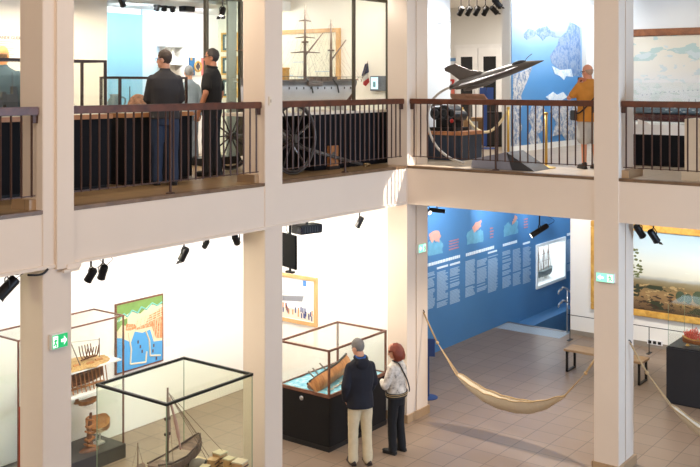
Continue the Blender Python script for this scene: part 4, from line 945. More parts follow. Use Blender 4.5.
# ---- thin barrier in front of the painting, wall socket
rt = thing('barrier', 'thin dark metal rod barrier along the foot of the landscape wall', 'barrier', (19.15, 6.5, 0))
MB().tube([(19.15, 3.5, .53), (19.15, 8.57, .53)], .008, 6).build('rod', DARKM, rt)
for y in (8.52, 6.83, 5.16): MB().tube([(19.15, y, 0), (19.15, y, .52)], .008, 6).build('upright', DARKM, rt); 
for y in (8.52, 6.83, 5.16): MB().box(19.05, 19.25, y-.03, y+.03, 0, .01).build('foot', DARKM, rt)
p = at_X(655, 342.5, 19.61); rt = thing('wall_socket', 'white wall socket strip with three black outlets low on the right wall', 'socket', p)
MB().box(19.595, 19.62, p.y-.16, p.y+.16, p.z-.05, p.z+.05).build('plate', M('socket_white', (232, 232, 232), .4), rt, bevel=.004)
for k in (-.1, 0, .1): MB().box(19.59, 19.597, p.y+k-.03, p.y+k+.035, p.z-.03, p.z+.03).build('outlet', DARKM, rt)
# ---- handrail by the stairs
q = at_Y(568, 338, 8.58); x_, y_ = 19.68, 8.82
rt = thing('stair_handrail', 'two-tier steel handrail with hooked ends at the head of the stairs', 'handrail', (x_, y_, 0))
MB().tube([(x_, y_, 0), (x_, y_, .96)], .022, 10).build('post', STEEL, rt, True)
for z in (.94, .66):
    MB().tube(curve_pts([(x_-.28, y_+.08, z-.07), (x_-.27, y_+.07, z-.01), (x_-.2, y_+.05, z+.02), (x_, y_, z), (x_+1.6, y_, z-.86)], 20), .02, 8).build('rail', STEEL, rt, True)
MB().lathe([(.06, 0), (.06, .01), (.03, .02)], (x_, y_, 0)).build('foot_plate', STEEL, rt); MB().tube([(x_+1.55, y_, -1.1), (x_+1.55, y_, .05)], .02, 8).build('post', STEEL, rt)
# ---- reader board at the foot of the corner column
p = at_d(428.5, 346, 16.7); rt = thing('info_stand', 'small navy blue panel on a round foot behind the corner column', 'sign stand', (p.x, p.y, 0))
MB().obox((p.x, p.y, .86), (.03, .22, .30), Matrix.Rotation(.5, 3, 'Z')).build('panel', M('navy_sign', (36, 62, 116), .5), rt); MB().tube([(p.x, p.y, 0), (p.x, p.y, .75)], .015, 8).build('pole', M('navy_sign', (36, 62, 116), .5), rt); MB().lathe([(.16, 0), (.16, .012), (.02, .02)], (p.x, p.y, 0)).build('foot', M('navy_sign', (36, 62, 116), .5), rt)
# ---- ship in the niche
c = Vector((22.0, 10.50, NZ0+.03)); rt = thing('model_ship', 'small masted ship model in the lit white niche of the blue wall', 'model ship', c)
place(MB().rings(hull_rings(.9, .16, .16, .05)), c+Vector((0, 0, .22)), (-1, 0, 0)).build('hull', M('grey_green_hull', (92, 104, 104), .5), rt, 35)
for x in (-.25, .05, .3): MB().tube([c+Vector((x, 0, .2)), c+Vector((x+.01, 0, .82))], [.014, .008], 6).build('mast', M('mast_brown', (110, 84, 70), .6), rt)
b = MB()
for x in (-.25, .05, .3):
    for z in (.45, .62): b.tube([c+Vector((x-.11, 0, z)), c+Vector((x+.11, 0, z))], .004, 5)
    for s_ in (-.15, .15): b.tube([c+Vector((x, 0, .78)), c+Vector((x+s_, 0, .22))], .005, 4)
b.build('rigging', M('rope_brown', (120, 100, 84), .8), rt)
for x in (-.2, .2): MB().box(c.x+x-.02, c.x+x+.02, c.y-.06, c.y+.06, c.z-.01, c.z+.09).build('cradle', M('cradle_white', (220, 220, 216), .5), rt)
# conduit on the left column, wall plates upstairs
tag(MB().tube(curve_pts([at_Y(28, 275, YE-.03), at_Y(38, 275, YE-.03), at_Y(44, 273, YE-.03), at_Y(48, 269, YE-.03)], 10), .012, 6).build('cable', DARKM, None, True), 'short black cable curling out under the beam at the left column', 'cable')
b = MB(); p = at_Y(60, 268, YE-.07); b.box(6.32, 6.52, YE-.085, YE-.06, ZB-.06, ZB-.03); tag(b.build('sensor_bar', COLM), 'small cream bracket bar under the beam at the left column', 'bracket')
p = at_Y(269.5, 101, YE-.013); rt = thing('wall_plate', 'cream switch plate with a thin line above it on the centre column upstairs', 'switch', p)
MB().box(p.x-.025, p.x+.03, YE-.03, YE-.012, p.z-.06, p.z+.06).build('plate', M('cream_plastic', (222, 206, 184), .5), rt, bevel=.004); MB().box(p.x-.005, p.x+.015, YE-.036, YE-.028, p.z-.02, p.z+.02).build('button', M('cream_dark', (190, 172, 150), .5), rt)
# ================================================================== UPPER GALLERY OBJECTS
GREYM = M('model_grey', (120, 116, 110), .5, .2, var=.35, scale=24); GREYD = M('model_dark_grey', (70, 68, 66), .5, .2, var=.3, scale=24)
# ---- table showcases
def table_case(label, x0, x1, y0, y1, ztop, yb):
    rt = thing('showcase', label, 'showcase', ((x0+x1)/2, (y0+y1)/2, Z2))
    MB().box(x0, x1, yb, y1+.1, Z2+.04, Z2+.87).build('base', NAVY, rt, bevel=.004); MB().box(x0+.03, x1-.03, yb+.05, y1+.05, Z2, Z2+.04).build('plinth', DARKM, rt)
    MB().box(x0-.01, x1+.01, yb-.02, y1+.11, Z2+.87, Z2+.925).build('wooden_edge', wood('case_edge_wood', (150, 100, 62), (184, 132, 88), .4, (3, 3, 3)), rt)
    MB().box(x0+.02, x1-.02, yb+.02, y1+.08, Z2+.925, Z2+.93).build('deck', M('case_cloth', (206, 198, 182), .8), rt)
    panes(rt, x0, x1, y0, y1, Z2+.93, ztop, GLASS, 'fblrt', .006); frame(rt, x0+.008, x1-.008, y0+.008, y1-.008, Z2+.935, ztop, .03, M('dark_brown_frame', (58, 44, 42), .4, .3), bottom=False)
    return rt
table_case('long dark table showcase with a taller glass hood at the far left upstairs', 4.6, 8.02, 9.85, 10.33, 5.68, 9.75)
table_case('dark table showcase with a low glass hood in front of the pale blue wall', 8.24, 9.42, 9.85, 10.24, 5.476, 9.75)
def warship(c, L, label, h=.16, m=None):
    c = Vector(c); rt = thing('model_ship', label, 'model ship', c); m = m or GREYM
    place(MB().rings(hull_rings(L, .11, .08, .02, 12)), c+Vector((0, 0, .085)), (1, 0, 0)).build('hull', m, rt, 35)
    b = MB()
    for x, w, z0, z1 in ((-.2, .12, .08, .13), (-.02, .16, .08, .17), (.02, .06, .17, .23), (.2, .10, .08, .12), (-.12, .05, .13, .19)): dy = .022+.05*w; b.box(c.x+x*L-w*L*.5, c.x+x*L+w*L*.5, c.y-dy, c.y+dy, c.z+z0-.001*w, c.z+z1*h/.16)
    b.build('superstructure', GREYD, rt); b = MB()
    for x in (-.34, .34, .28): b.ell(c+Vector((x*L, 0, .10)), (.035, .03, .022), 10, 6); b.tube([c+Vector((x*L, 0, .11)), c+Vector((x*L+.07*(1 if x > 0 else -1), 0, .12))], .005, 6)
    b.build('turrets', GREYD, rt, True); b = MB().tube([c+Vector((0, 0, .15)), c+Vector((0, 0, .34*h/.16))], .005, 6); b.tube([c+Vector((-.04, 0, .26*h/.16)), c+Vector((.04, 0, .26*h/.16))], .003, 5).build('mast', GREYD, rt)
    return rt
warship((6.75, 9.98, Z2+.93), 1.0, 'grey warship model in the taller case left of the left column', .24)
warship((6.2, 10.16, Z2+.93), .9, 'dark warship model behind the grey warship in the taller case', .30, GREYD)
warship((7.45, 10.1, Z2+.93), .6, 'low grey ship model in the taller case right of the left column', .08)
a = Vector((7.75, 10.1, Z2+.935)); rt = thing('figurine', 'tiny dark figure standing alone in the taller case beside its right post', 'figurine', a)
MB().lathe([(.02, 0), (.014, .03), (.006, .06), (.012, .09), (0, .10)], a, 10).build('figure', M('figure_dark', (60, 50, 56), .5), rt, True); MB().lathe([(.03, 0), (.03, .008), (.0, .01)], a, 12).build('foot', DARKM, rt)
a = Vector((8.34, 10.08, Z2+.93)); rt = thing('glass_jug', 'pale glass jug with a handle at the left end of the low table showcase', 'jug', a)
MB().lathe([(.05, 0), (.085, .05), (.09, .14), (.05, .20), (.06, .24), (.055, .24), (.045, .2), (.08, .13), (.075, .05), (.0, .01)], a, 20).build('jug_body', M('pale_grey_glass', (116, 138, 144), .2), rt, True); MB().tube(curve_pts([a+Vector((.05, -.02, .21)), a+Vector((.14, -.05, .18)), a+Vector((.12, -.04, .07)), a+Vector((.08, -.03, .05))], 10), .012, 6).build('handle', M('pale_grey_glass', (116, 138, 144), .2), rt, True)
a = Vector((8.69, 10.02, Z2+.93)); rt = thing('domed_model', 'brown domed fort model with pale rim in the low table showcase', 'model', a)
b = MB(); lump(b, a+Vector((0, 0, .02)), (.17, .13, .22), 9, .12); b.build('dome', speckle('rusty_brown', ((92, 66, 52), (150, 104, 78), (186, 136, 104)), 22), rt, True); MB().lathe([(.24, 0), (.24, .03), (.18, .05), (.17, .02)], a, 24).build('rim', GREYM, rt, True)
b = MB()
for k in range(16): b.obox(a+Vector((.21*math.cos(k*.4), .16*math.sin(k*.4), .05)), (.03, .03, .05))
b.build('battlements', M('pale_stone', (190, 184, 176), .6), rt); MB().tube([a+Vector((-.14, 0, .05)), a+Vector((-.14, 0, .34))], .006, 6).build('mast', GREYD, rt)
warship((9.18, 9.98, Z2+.93), .34, 'small grey ship model at the right end of the low table showcase', .1)
# ---- tall glass case at the back with mullions
x0, x1, y0, y1 = 10.93, 11.72, 11.0, 11.5
rt = thing('tall_showcase', 'tall floor-to-ceiling glass case with dark mullions behind the man in black', 'showcase', ((x0+x1)/2, (y0+y1)/2, Z2))
MB().box(x0, x1, y0, y1, Z2, Z2+.12).build('base', DARKM, rt); MB().box(x0-.02, x1+.02, y0-.02, y1+.02, 6.75, 6.83).build('top_rail', M('bronze_mullion', (84, 78, 66), .4, .4), rt)
panes(rt, x0+.02, x1-.02, y0, y1, Z2+.12, 6.75, GGLASS, 'fr', .008)
for x, y in ((x0, y0), (x1, y0)): MB().box(x-.03, x+.03, y-.03, y+.03, Z2+.12, 6.75).build('mullion', M('bronze_mullion', (84, 78, 66), .4, .4), rt)
MB().box(11.48, 11.68, 11.05, 11.09, Z2+.12, 6.75).build('back_panel', M('grey_green_panel', (160, 164, 160), .7), rt)
MB().tube([(11.3, 11.2, 5.49), (11.69, 11.03, 5.42)], .012, 6).build('support_arm', STEEL, rt)
MB().tube([(11.66, 11.1, Z2+.12), (11.66, 11.1, 5.47)], .02, 8).build('pole', GREYM, rt)
# ---- pictures on the far partition, crest poster, wall shelves
for k, (zt, zb, lb) in enumerate(((33, 52, 'top one of three narrow gilt framed pictures stacked beside the tall glass case'), (56.5, 75, 'middle one of three narrow gilt framed pictures stacked beside the tall glass case'), (78.5, 97.5, 'bottom one of three narrow gilt framed pictures stacked beside the tall glass case'))):
    xw = 13.35; A = at_X(222, zt, xw); Bq = at_X(222, zb, xw); y1_ = A.y; y0_ = y1_-.42
    rt = thing('framed_picture', lb, 'picture', (xw, (y0_+y1_)/2, Bq.z), 0, 'narrow framed pictures on the far wall')
    picture_frame(rt, xw, y0_, y1_, Bq.z, A.z, .03, .03, GOLD); MB().box(xw-.012, xw, y0_+.02, y1_-.02, Bq.z+.02, A.z-.02).build('mat_board', M('dark_teal_mat', (70, 92, 100), .6), rt); MB().box(xw-.016, xw-.01, y0_+.09, y1_-.09, Bq.z+.07, A.z-.07).build('print', M('print_white', (226, 230, 230), .6), rt)
xw = 13.35; A = at_X(189.5, 57.5, xw); yb_ = A.y
A = at_Y(189.5, 57.5, 13.08); Bq = at_Y(206, 75.5, 13.08); rt = thing('flag_poster', 'blue white and red poster with a gold wreath crest on the far white wall', 'poster', ((A.x+Bq.x)/2, 13.1, Bq.z))
w = (Bq.x-A.x)
for i, c in enumerate(((52, 110, 160), (238, 230, 208), (222, 120, 116))): MB().box(A.x+w*(.30*i if i < 2 else .68), A.x+w*(.30 if i == 0 else .68 if i == 1 else 1), 13.07, 13.1, Bq.z, A.z).build('stripe', M('flag_%d' % i, c, .6), rt)
cx, cz = A.x+w*.48, (A.z+Bq.z)/2
MB().torus((cx, 13.066, cz), .085, .02, (0, 1, 0), 20, 6).build('wreath', M('gold_print', (206, 160, 80), .5), rt); MB().lathe([(.0, 0), (.05, .0), (.05, .012), (0, .014)], (cx, 13.072, cz), 14, Matrix.Rotation(PI/2, 3, 'X')).tube([(cx, 13.064, cz-.1), (cx, 13.064, cz+.1)], .016, 6).build('crest', M('crest_dark', (70, 60, 60), .5), rt)
for (u, v) in ((.08, .08), (.08, .92), (.92, .08), (.92, .92)): MB().obox((A.x+w*u, 13.067, Bq.z+(A.z-Bq.z)*v), (.05, .005, .05)).build('corner_ornament', M('gold_print', (206, 160, 80), .5), rt)
for py, lb in ((45, 'upper white wall shelf on the far white wall'), (63, 'lower white wall shelf on the far white wall')):
    A = at_Y(160, py, 13.0); Bq = at_Y(182, py, 13.0); rt = thing('wall_shelf', lb, 'shelf', ((A.x+Bq.x)/2, 12.98, A.z)); MB().box(A.x, Bq.x, 12.85, 13.1, A.z-.03, A.z).build('board', M('white_shelf', (240, 238, 232), .5), rt)
    b = MB()
    for x in (A.x+.06, Bq.x-.06): b.prism([(x-.01, 13.1, A.z-.03), (x-.01, 12.9, A.z-.03), (x-.01, 13.1, A.z-.13)], (.02, 0, 0))
    b.build('bracket', M('grey_white_stand', (200, 196, 190), .4), rt)
A = at_Y(172, 61, 12.97); rt = thing('figurine', 'small pale figurine on the lower white wall shelf', 'figurine', (A.x, 12.97, at_Y(160, 63, 13.0).z))
MB().lathe([(.06, 0), (.05, .04), (.03, .06), (.05, .14), (.03, .2), (.035, .24), (0, .27)], ROOT[rt.name].translation, 14).build('figure', M('pale_figure', (214, 208, 194), .5), rt, True); MB().box(A.x-.07, A.x+.07, 12.91, 13.03, ROOT[rt.name].translation.z, ROOT[rt.name].translation.z+.02).build('foot', M('pale_figure', (214, 208, 194), .5), rt)
# ---- steamship showcase
x0, x1, y0, y1 = 11.32, 13.30, 9.12, 10.05
rt = thing('showcase', 'tall glass showcase on a dark base around the grey steamship upstairs', 'showcase', ((x0+x1)/2, (y0+y1)/2, Z2))
MB().box(x0, x1, y0, y1, Z2, 4.93).build('base', NAVY, rt, bevel=.004); MB().box(10.15, x1, y0, y1, 4.93, 4.97).build('deck', M('white_deck', (232, 222, 206), .5), rt)
panes(rt, 10.15, x1, y0, y1, 4.97, 6.77, GLASS, 'f', .008)
MB().box(10.13, x1, y0-.03, y0+.03, 6.73, 6.81).build('top_rail', M('bronze_mullion', (84, 78, 66), .4, .4), rt)
for x in (10.17, 12.31, 13.25): MB().box(x-.025, x+.025, y0-.02, y0+.02, 4.97, 6.75).build('mullion', M('bronze_mullion', (84, 78, 66), .4, .4), rt)
hc = Vector((11.59, 9.56, 5.415)); rt = thing('model_ship', 'large grey and white three-masted steamship model with a yellow funnel', 'model ship', (hc.x, hc.y, 4.97))
SHIPW = ramp_mat('steamship_paint', ((0, (120, 78, 54)), (.22, (160, 112, 84)), (.28, (206, 204, 204)), (.72, (214, 214, 218)), (.80, (110, 106, 104)), (1, (96, 90, 86))), 2, .35, .03, 12)
T0 = frame_R((-1, 0, 0))
place(MB().rings(hull_rings(2.78, .42, .38, .05, 28, bow=.3, stern=.2, tw=.06, rise=.93)), hc, (-1, 0, 0)).build('hull', SHIPW, rt, 35)
b = MB()
for sgn in (-1, 1): b.tube([(hc.x+x, hc.y+sgn*w, hc.z+.012+.05*(x/1.45)**2) for x, w in ((-1.37, .03), (-1.17, .12), (-.8, .185), (-.3, .207), (.3, .21), (.9, .2), (1.17, .15), (1.36, .04))], .014, 6)
b.build('bulwark', M('grey_bulwark', (104, 96, 90), .5), rt, True)
b = MB()
for k in range(11): b.obox(hc+Vector((-.75+.17*k, -.210, -.085)), (.022, .014, .035))
b.build('gun_ports', M('port_dark', (70, 64, 62), .5), rt)
b = MB().box(hc.x-.3, hc.x+.9, hc.y-.15, hc.y+.15, hc.z+.0, hc.z+.05).box(hc.x+.15, hc.x+.75, hc.y-.09, hc.y+.09, hc.z+.05, hc.z+.09); b.build('deckhouse', M('deck_brown', (110, 92, 80), .5), rt)
MB().tube([(11.15, hc.y, hc.z), (11.15, hc.y, 5.64)], .075, 18).torus((11.15, hc.y, 5.625), .078, .010).build('funnel', M('yellow_funnel', (214, 160, 76), .45), rt, 40)
MAST = M('ship_mast', (120, 100, 86), .6); b0 = at_Y(305, 80, hc.y).x; b1_ = at_Y(331, 80, hc.y).x
for x, zt in ((b0, 6.62), (b1_, 6.43), (10.4, 6.57)):
    MB().tube([(x, hc.y, hc.z), (x, hc.y, hc.z+.6*(zt-hc.z)), (x, hc.y, zt)], [.028, .020, .007], 10).build('mast', MAST, rt, True)
    ys = ((6.37, .11), (6.11, .18), (5.88, .27)) if zt > 6.5 else ()
    for z, hw in ys: MB().tube([(x-.10*hw, hc.y+hw, z), (x, hc.y, z+.012), (x+.1*hw, hc.y-hw, z-.01)], [.007, .016, .007], 6).build('yard', MAST, rt, True)
    for z in ((6.03,) if zt > 6.5 else (5.92,)): MB().lathe([(.05, 0), (.06, .02), (.02, .03)], (x, hc.y, z), 12).build('mast_top', MAST, rt)
for (xa, za, px, py) in ((b0, 5.83, 323, 33), (b1_, 5.77, 346, 40)):
    q = at_Y(px, py, hc.y); MB().tube([(xa, hc.y, za), q], [.014, .009], 6).build('gaff', MAST, rt, True)
b = MB()
for x, zt in ((b0, 6.62), (b1_, 6.43), (10.4, 6.57)):
    for dx in (-.62, -.42, -.22, -.12, .12, .22, .38, .58):
        for sgn in (-1, 1):
            for f_ in ((.55, .95) if abs(dx) > .3 else (.55,)): b.tube([(x, hc.y, hc.z+f_*(zt-hc.z)), (max(10.2, min(12.9, x+dx)), hc.y+sgn*.19, hc.z+.03)], .0013, 4)
b.build('rigging', M('rigging_grey', (140, 130, 118), .8), rt)
b = MB()
for k in range(14): 
    x = hc.x-.9+.16*k; b.tube([(x, hc.y-.19, hc.z+.02), (x, hc.y-.19, hc.z+.09)], .004, 4)
b.tube([(hc.x-1.0, hc.y-.19, hc.z+.09), (hc.x+1.3, hc.y-.19, hc.z+.09)], .004, 4); b.build('deck_rail', GREYD, rt)
b = MB()
for dx in (-.2, .45): b.tube([hc+Vector((dx, -.23, .06)), hc+Vector((dx+.10, -.25, -.05)), hc+Vector((dx+.16, -.23, -.16))], .012, 6)
b.build('anchor_chain', GREYD, rt); place(MB().rings(hull_rings(.36, .07, .05, .02, 8)), hc+Vector((.0, -.25, -.01)), (1, 0, 0)).build('ship_boat', M('boat_grey', (120, 106, 96), .5), rt)
MB().prism([(12.62, hc.y-.012, 5.06), (12.78, hc.y-.012, 5.06), (12.92, hc.y-.012, 5.33), (12.80, hc.y-.012, 5.29)], (0, .024, 0)).build('rudder', M('dark_copper', (92, 58, 44), .5), rt)
for dx in (-.9, .0, .9): MB().box(hc.x+dx-.03, hc.x+dx+.03, hc.y-.12, hc.y+.12, 4.97, 5.06).build('cradle', M('cradle_white', (220, 220, 216), .5), rt)
# ensign
A = at_Y(368, 62, hc.y); base = at_Y(361, 82, hc.y); Bq = at_Y(368.5, 86, hc.y)
rt = thing('ensign', 'blue white and red ensign hanging on a short staff at the ship stern', 'flag', base)
MB().tube([base, A+Vector((0, 0, .02))], .005, 6).build('staff', MAST, rt)
for i, (c, pl) in enumerate((((30, 44, 84), ((365.5, 64), (368, 63), (369, 72), (364.5, 76), (362, 76))), ((232, 230, 226), ((362.5, 76), (367.5, 72.5), (368.5, 78), (364, 81.5))), ((190, 52, 56), ((364, 81), (368.5, 77.5), (369.5, 82), (366, 86), (363.5, 84.5))))):
    MB().prism([at_Y(x, y, hc.y) for x, y in pl], (0, .012, 0)).build('stripe', M('ensign_%d' % i, c, .7), rt)
# big framed sheet and wall screen on the partition
xw = 13.35; A = at_X(341, 28, xw); zt = A.z; ya = A.y; yb = 12.0; zb = 5.07
rt = thing('framed_picture', 'large pale framed plan in an oak frame behind the steamship masts', 'picture', (xw, (ya+yb)/2, zb))
picture_frame(rt, xw, ya, yb, zb, zt, .07, .06, OAK); MB().box(xw-.03, xw, ya+.05, yb-.05, zb+.05, zt-.05).build('sheet', M('ivory_sheet', (230, 226, 206), .6), rt)
b = MB(); rnd = random.Random(9)
for k in range(16): y = ya+.2+rnd.random()*(yb-ya-.4); z = zb+.25+rnd.random()*.5; b.obox((xw-.031, y, z), (.003, rnd.uniform(.1, .4), .012))
b.build('drawn_lines', M('pale_blue_ink', (176, 196, 214), .6), rt)
A = at_X(370, 76, xw-.06); Bq = at_X(387, 91, xw-.06); rt = thing('wall_screen', 'grey wall panel with a small bright screen right of the ship stern', 'screen', (xw, (A.y+Bq.y)/2, Bq.z))
MB().box(xw-.06, xw, Bq.y, A.y, Bq.z, A.z).build('panel', M('slate_panel', (96, 104, 116), .5), rt, bevel=.006); y1_ = at_X(371, 80, xw-.06).y; y0_ = at_X(378, 80, xw-.06).y
MB().box(xw-.064, xw-.058, y0_, y1_, Bq.z+.03, A.z-.02).build('display', M('display_white', (200, 226, 236), .3, emit=(190, 225, 240), estr=.8), rt); MB().obox((xw-.067, (y0_+y1_)/2, Bq.z+.11), (.004, .05, .09)).build('display_image', M('display_teal', (120, 170, 180), .4), rt)
# ---- gun carriage with two spoked wheels
rt = thing('gun_carriage', 'old spoked-wheel gun carriage with a long trail pole behind the railing', 'gun carriage', (10.66, 9.45, Z2))
WHW = wood('wheel_wood', (40, 32, 28), (60, 48, 40), .6, (6, 6, 6)); IRON = M('worn_iron', (110, 106, 100), .4, .7)
for y in (8.97, 10.2):
    c = Vector((10.66, y, Z2+.52)); w_ = MB().torus(c, .475, .022, (0, 1, 0), 32, 8).build('wheel', WHW, rt, True)
    MB().torus(c, .505, .014, (0, 1, 0), 32, 6).build('tyre', IRON, w_, True); b = MB()
    for k in range(12): a = 2*PI*k/12; b.tube([c, c+Vector((math.cos(a), 0, math.sin(a)))*.46], .012, 6)
    b.build('spokes', WHW, w_, True); MB().tube([c+Vector((0, -.07, 0)), c+Vector((0, .07, 0))], .06, 14).build('hub', IRON, w_, 40)
MB().tube([(10.66, 8.97, Z2+.52), (10.66, 10.2, Z2+.52)], .035, 10).build('axle', IRON, rt, True)
MB().tube([(10.66, 9.40, Z2+.50), (11.36, 8.98, Z2+.26), (12.02, 8.74, Z2+.07)], [.035, .028, .022], 8).build('trail_pole', M('pole_grey', (96, 90, 84), .45, .5), rt, True)
MB().torus((12.10, 8.72, Z2+.06), .05, .016, (.3, .3, 1), 18, 7).build('towing_ring', M('brass_iron', (150, 124, 86), .4, .8), rt, True)
b = MB().tube([(10.70, 9.2, Z2+.6), (11.0, 9.02, Z2+.12)], .016, 6); b.tube([(10.3, 9.0, Z2+.30), (11.05, 9.02, Z2+.68)], .014, 6); b.build('brace_rods', STEEL, rt, True)
MB().box(10.4, 10.9, 9.25, 9.65, Z2+.46, Z2+.62).build('cross_beam', WHW, rt)
rt = thing('ammunition_box', 'small orange-brown wooden block under the trail pole by the dark showcase', 'box', (11.66, 9.07, Z2)); 
MB().box(11.62, 11.84, 9.06, 9.115, Z2+.05, Z2+.36).build('board', wood('orange_board', (150, 92, 50), (186, 124, 74), .5, (5, 5, 2)), rt, bevel=.004); MB().box(11.60, 11.86, 9.05, 9.115, Z2, Z2+.05).build('foot', WHW, rt); MB().lathe([(.05, 0), (.05, .01), (.02, .02)], (11.72, 9.06, Z2+.22), 14, Matrix.Rotation(PI/2, 3, 'X')).build('boss', IRON, rt)
# ---- upstairs spotlights on the left
for (px, py, Y, d, lb, fl) in ((122, 2, 11.6, (.5, .3, -.6), 'spotlight at the top of the pale blue wall', 0), (157.5, 6, 12.2, (.1, .5, -.8), 'left one of three small spotlights near the ceiling above the man in charcoal', 0), (164.5, 6.5, 12.2, (.3, .5, -.7), 'middle one of three small spotlights near the ceiling above the man in charcoal', 0), (172, 7.5, 12.2, (.6, .4, -.6), 'right one of three small spotlights near the ceiling above the man in charcoal', 0), (222.5, 12, 10.8, (-.4, -.1, -.8), 'pale steel spotlight near the top of the tall glass case', 1)):
    spot(at_Y(px, py, Y), d, lb, 6.70 if Y > 11.3 else 7.07, .15, .045, bool(fl), 'ceiling spotlights in the left upper room')
c = at_Y(187, 8, 12.0); rt = thing('floodlight', 'boxy black floodlight near the ceiling above the man in charcoal', 'spotlight', c-Vector((0, 0, .08)))
MB().obox(c, (.24, .16, .13)).build('body', DARKM, rt, bevel=.012); MB().tube([c, (c.x, c.y, 6.70)], .014, 8).build('stem', DARKM, rt); MB().box(c.x-.1, c.x+.1, c.y-.03, c.y+.03, 6.67, 6.70).build('adapter', DARKM, rt)
# ---- right wing: model jet on its curved stand
tail = at_X(455.5, 86, 13.45); nose = at_X(544, 60.5, 13.45); ax = nose-tail; LJ = ax.length; axn = ax.normalized()
toc = Vector((-1, 0, 0)); upv = (Vector((0, 0, 1))-axn*axn.z).normalized(); rollm = Matrix.Rotation(math.radians(-17), 3, axn)
upv = rollm @ upv
if (upv.dot(toc) < 0): upv = rollm.inverted() @ (rollm.inverted() @ upv)
lat = upv.cross(axn).normalized()         # +lat = port / starboard
JR = Matrix((axn, lat, upv)).transposed().to_4x4(); JR.translation = tail
rt = thing('model_jet', 'grey delta-winged fighter jet model climbing to the right on a curved tube', 'model aircraft', (tail+nose)/2)
JG = M('jet_grey', (98, 94, 92), .4, .3, var=.12, scale=10); JL = M('jet_light_grey', (206, 206, 210), .3, .2, var=.06, scale=10)
def J(b): return b.xf(JR)
def fus(secs): return [[(x*LJ, ry*math.cos(2*PI*k/14), cz+rz*math.sin(2*PI*k/14)) for k in range(14)] for x, ry, rz, cz in secs]
J(MB().rings(fus(((0, .055, .062, 0), (.05, .07, .074, 0), (.3, .09, .085, 0), (.5, .09, .088, 0), (.62, .078, .084, .005), (.72, .06, .072, .01), (.80, .05, .062, .012), (.88, .038, .042, .008), (.95, .02, .021, .002), (1.0, .003, .003, 0))))).build('fuselage', JG, rt, 50)
for s in (-1, 1):
    J(MB().prism([(x*LJ, s*y, .012) for x, y in ((.10, .05), (.12, .26), (.18, .28), (.24, .27), (.66, .06))], (0, 0, .014))).build('wing', JL, rt)
    J(MB().prism([(x*LJ, s*y, .028) for x, y in ((.62, .05), (.61, .15), (.65, .16), (.74, .05))], (0, 0, .008))).build('canard', JL, rt)
    J(MB().rings(fus(((.38, .035, .045, -.02), (.55, .045, .05, -.022), (.67, .038, .042, -.018))))).xf(Matrix.Identity(4)).build('intake', JG, rt, 50) if s < 0 else J(MB().rings([[(x, y+.045, z) for x, y, z in r] for r in fus(((.38, .035, .045, -.02), (.67, .038, .042, -.018)))])).build('intake', JG, rt, 50)
    J(MB().tube([(.02*LJ, s*.26, .018), (.12*LJ, s*.27, .018), (.28*LJ, s*.27, .018), (.32*LJ, s*.27, .018)], [.012, .015, .013, .002], 8)).build('missile', JG, rt, True)
    J(MB().tube([(.14*LJ, s*.18, -.07), (.2*LJ, s*.18, -.07), (.42*LJ, s*.18, -.07), (.5*LJ, s*.18, -.07)], [.02, .032, .03, .004], 10)).build('drop_tank', JG, rt, True)
J(MB().prism([(x*LJ, -.008, z) for x, z in ((.40, .07), (.08, .05), (.0, .22), (-.05, .28), (-.045, .33), (.0, .345), (.09, .345), (.11, .31), (.23, .17))], (0, .016, 0))).build('tail_fin', M('jet_dark_grey', (96, 90, 86), .45, .2), rt)
J(MB().ell((.735*LJ, 0, .066), (.14, .036, .042), 14, 8)).build('canopy', M('canopy_dark', (50, 52, 58), .1), rt, True)
J(MB().tube(curve_pts([(.80*LJ, .02, .05), (.835*LJ, .025, .105), (.90*LJ, .025, .145)], 8), .006, 6)).build('refuelling_probe', JG, rt, True)
J(MB().tube([(-.06*LJ, 0, 0), (.0, 0, 0)], [.038, .048], 12)).build('exhaust', M('exhaust_dark', (70, 66, 62), .5, .5), rt, True)
b0 = Vector((13.30, 7.62, Z2)); rt = thing('jet_stand', 'silver wedge base with a curved white tube that carries the model jet', 'stand', (13.4, 7.2, Z2))
ya, yb, yc = 7.52, 6.93, 6.44
MB().prism([(13.2, ya, Z2), (13.2, yb-.12, Z2), (13.2, yb-.02, Z2+.27), (13.2, ya-.03, Z2+.14)], (.55, 0, 0)).build('base', M('silver_base', (150, 152, 166), .4, .1), rt, bevel=.006)
MB().prism([(13.2, yb-.125, Z2), (13.2, yc, Z2), (13.2, yc+.02, Z2+.015), (13.2, yb-.03, Z2+.27)], (.55, 0, 0)).build('sloping_side', M('charcoal_base', (62, 62, 66), .5), rt)
pts = [(464, 163), (450, 158), (437, 147), (429.5, 132), (427.5, 118), (430, 104), (437, 95), (446, 89), (455, 86.3)]
MB().tube(curve_pts([at_X(x, y, 13.45) for x, y in pts], 40), .020, 10).build('curved_tube', M('pale_metal', (196, 194, 190), .35, .4), rt, True)
# ---- stanchions and rope
def stanchion(x, y, h, label):
    r = thing('stanchion', label, 'stanchion', (x, y, Z2), 0, 'brass stanchions'); MB().tube([(x, y, Z2+.02), (x, y, Z2+h)], .022, 12).build('post', BRASS, r, True)
    MB().lathe([(.15, 0), (.15, .015), (.06, .03), (.03, .05)], (x, y, Z2), 24).build('base_plate', BRASS, r, 40); MB().lathe([(.024, 0), (.034, .01), (.03, .03), (0, .04)], (x, y, Z2+h), 14).build('cap', BRASS, r, True)
stanchion(13.88, 6.57, .83, 'brass post standing alone between the jet stand and the man in orange')
stanchion(16.14, 8.40, .84, 'brass post at the end of the grey map wall holding the rope'); stanchion(15.66, 9.11, .84, 'brass post behind the low plinth holding the far end of the rope')
A = Vector((16.14, 8.42, Z2+.80)); Bq = Vector((15.66, 9.09, Z2+.82)); pp = [A.lerp(Bq, t/8)+Vector((0, 0, -.40*(1-(t/4-1)**2))) for t in range(9)]
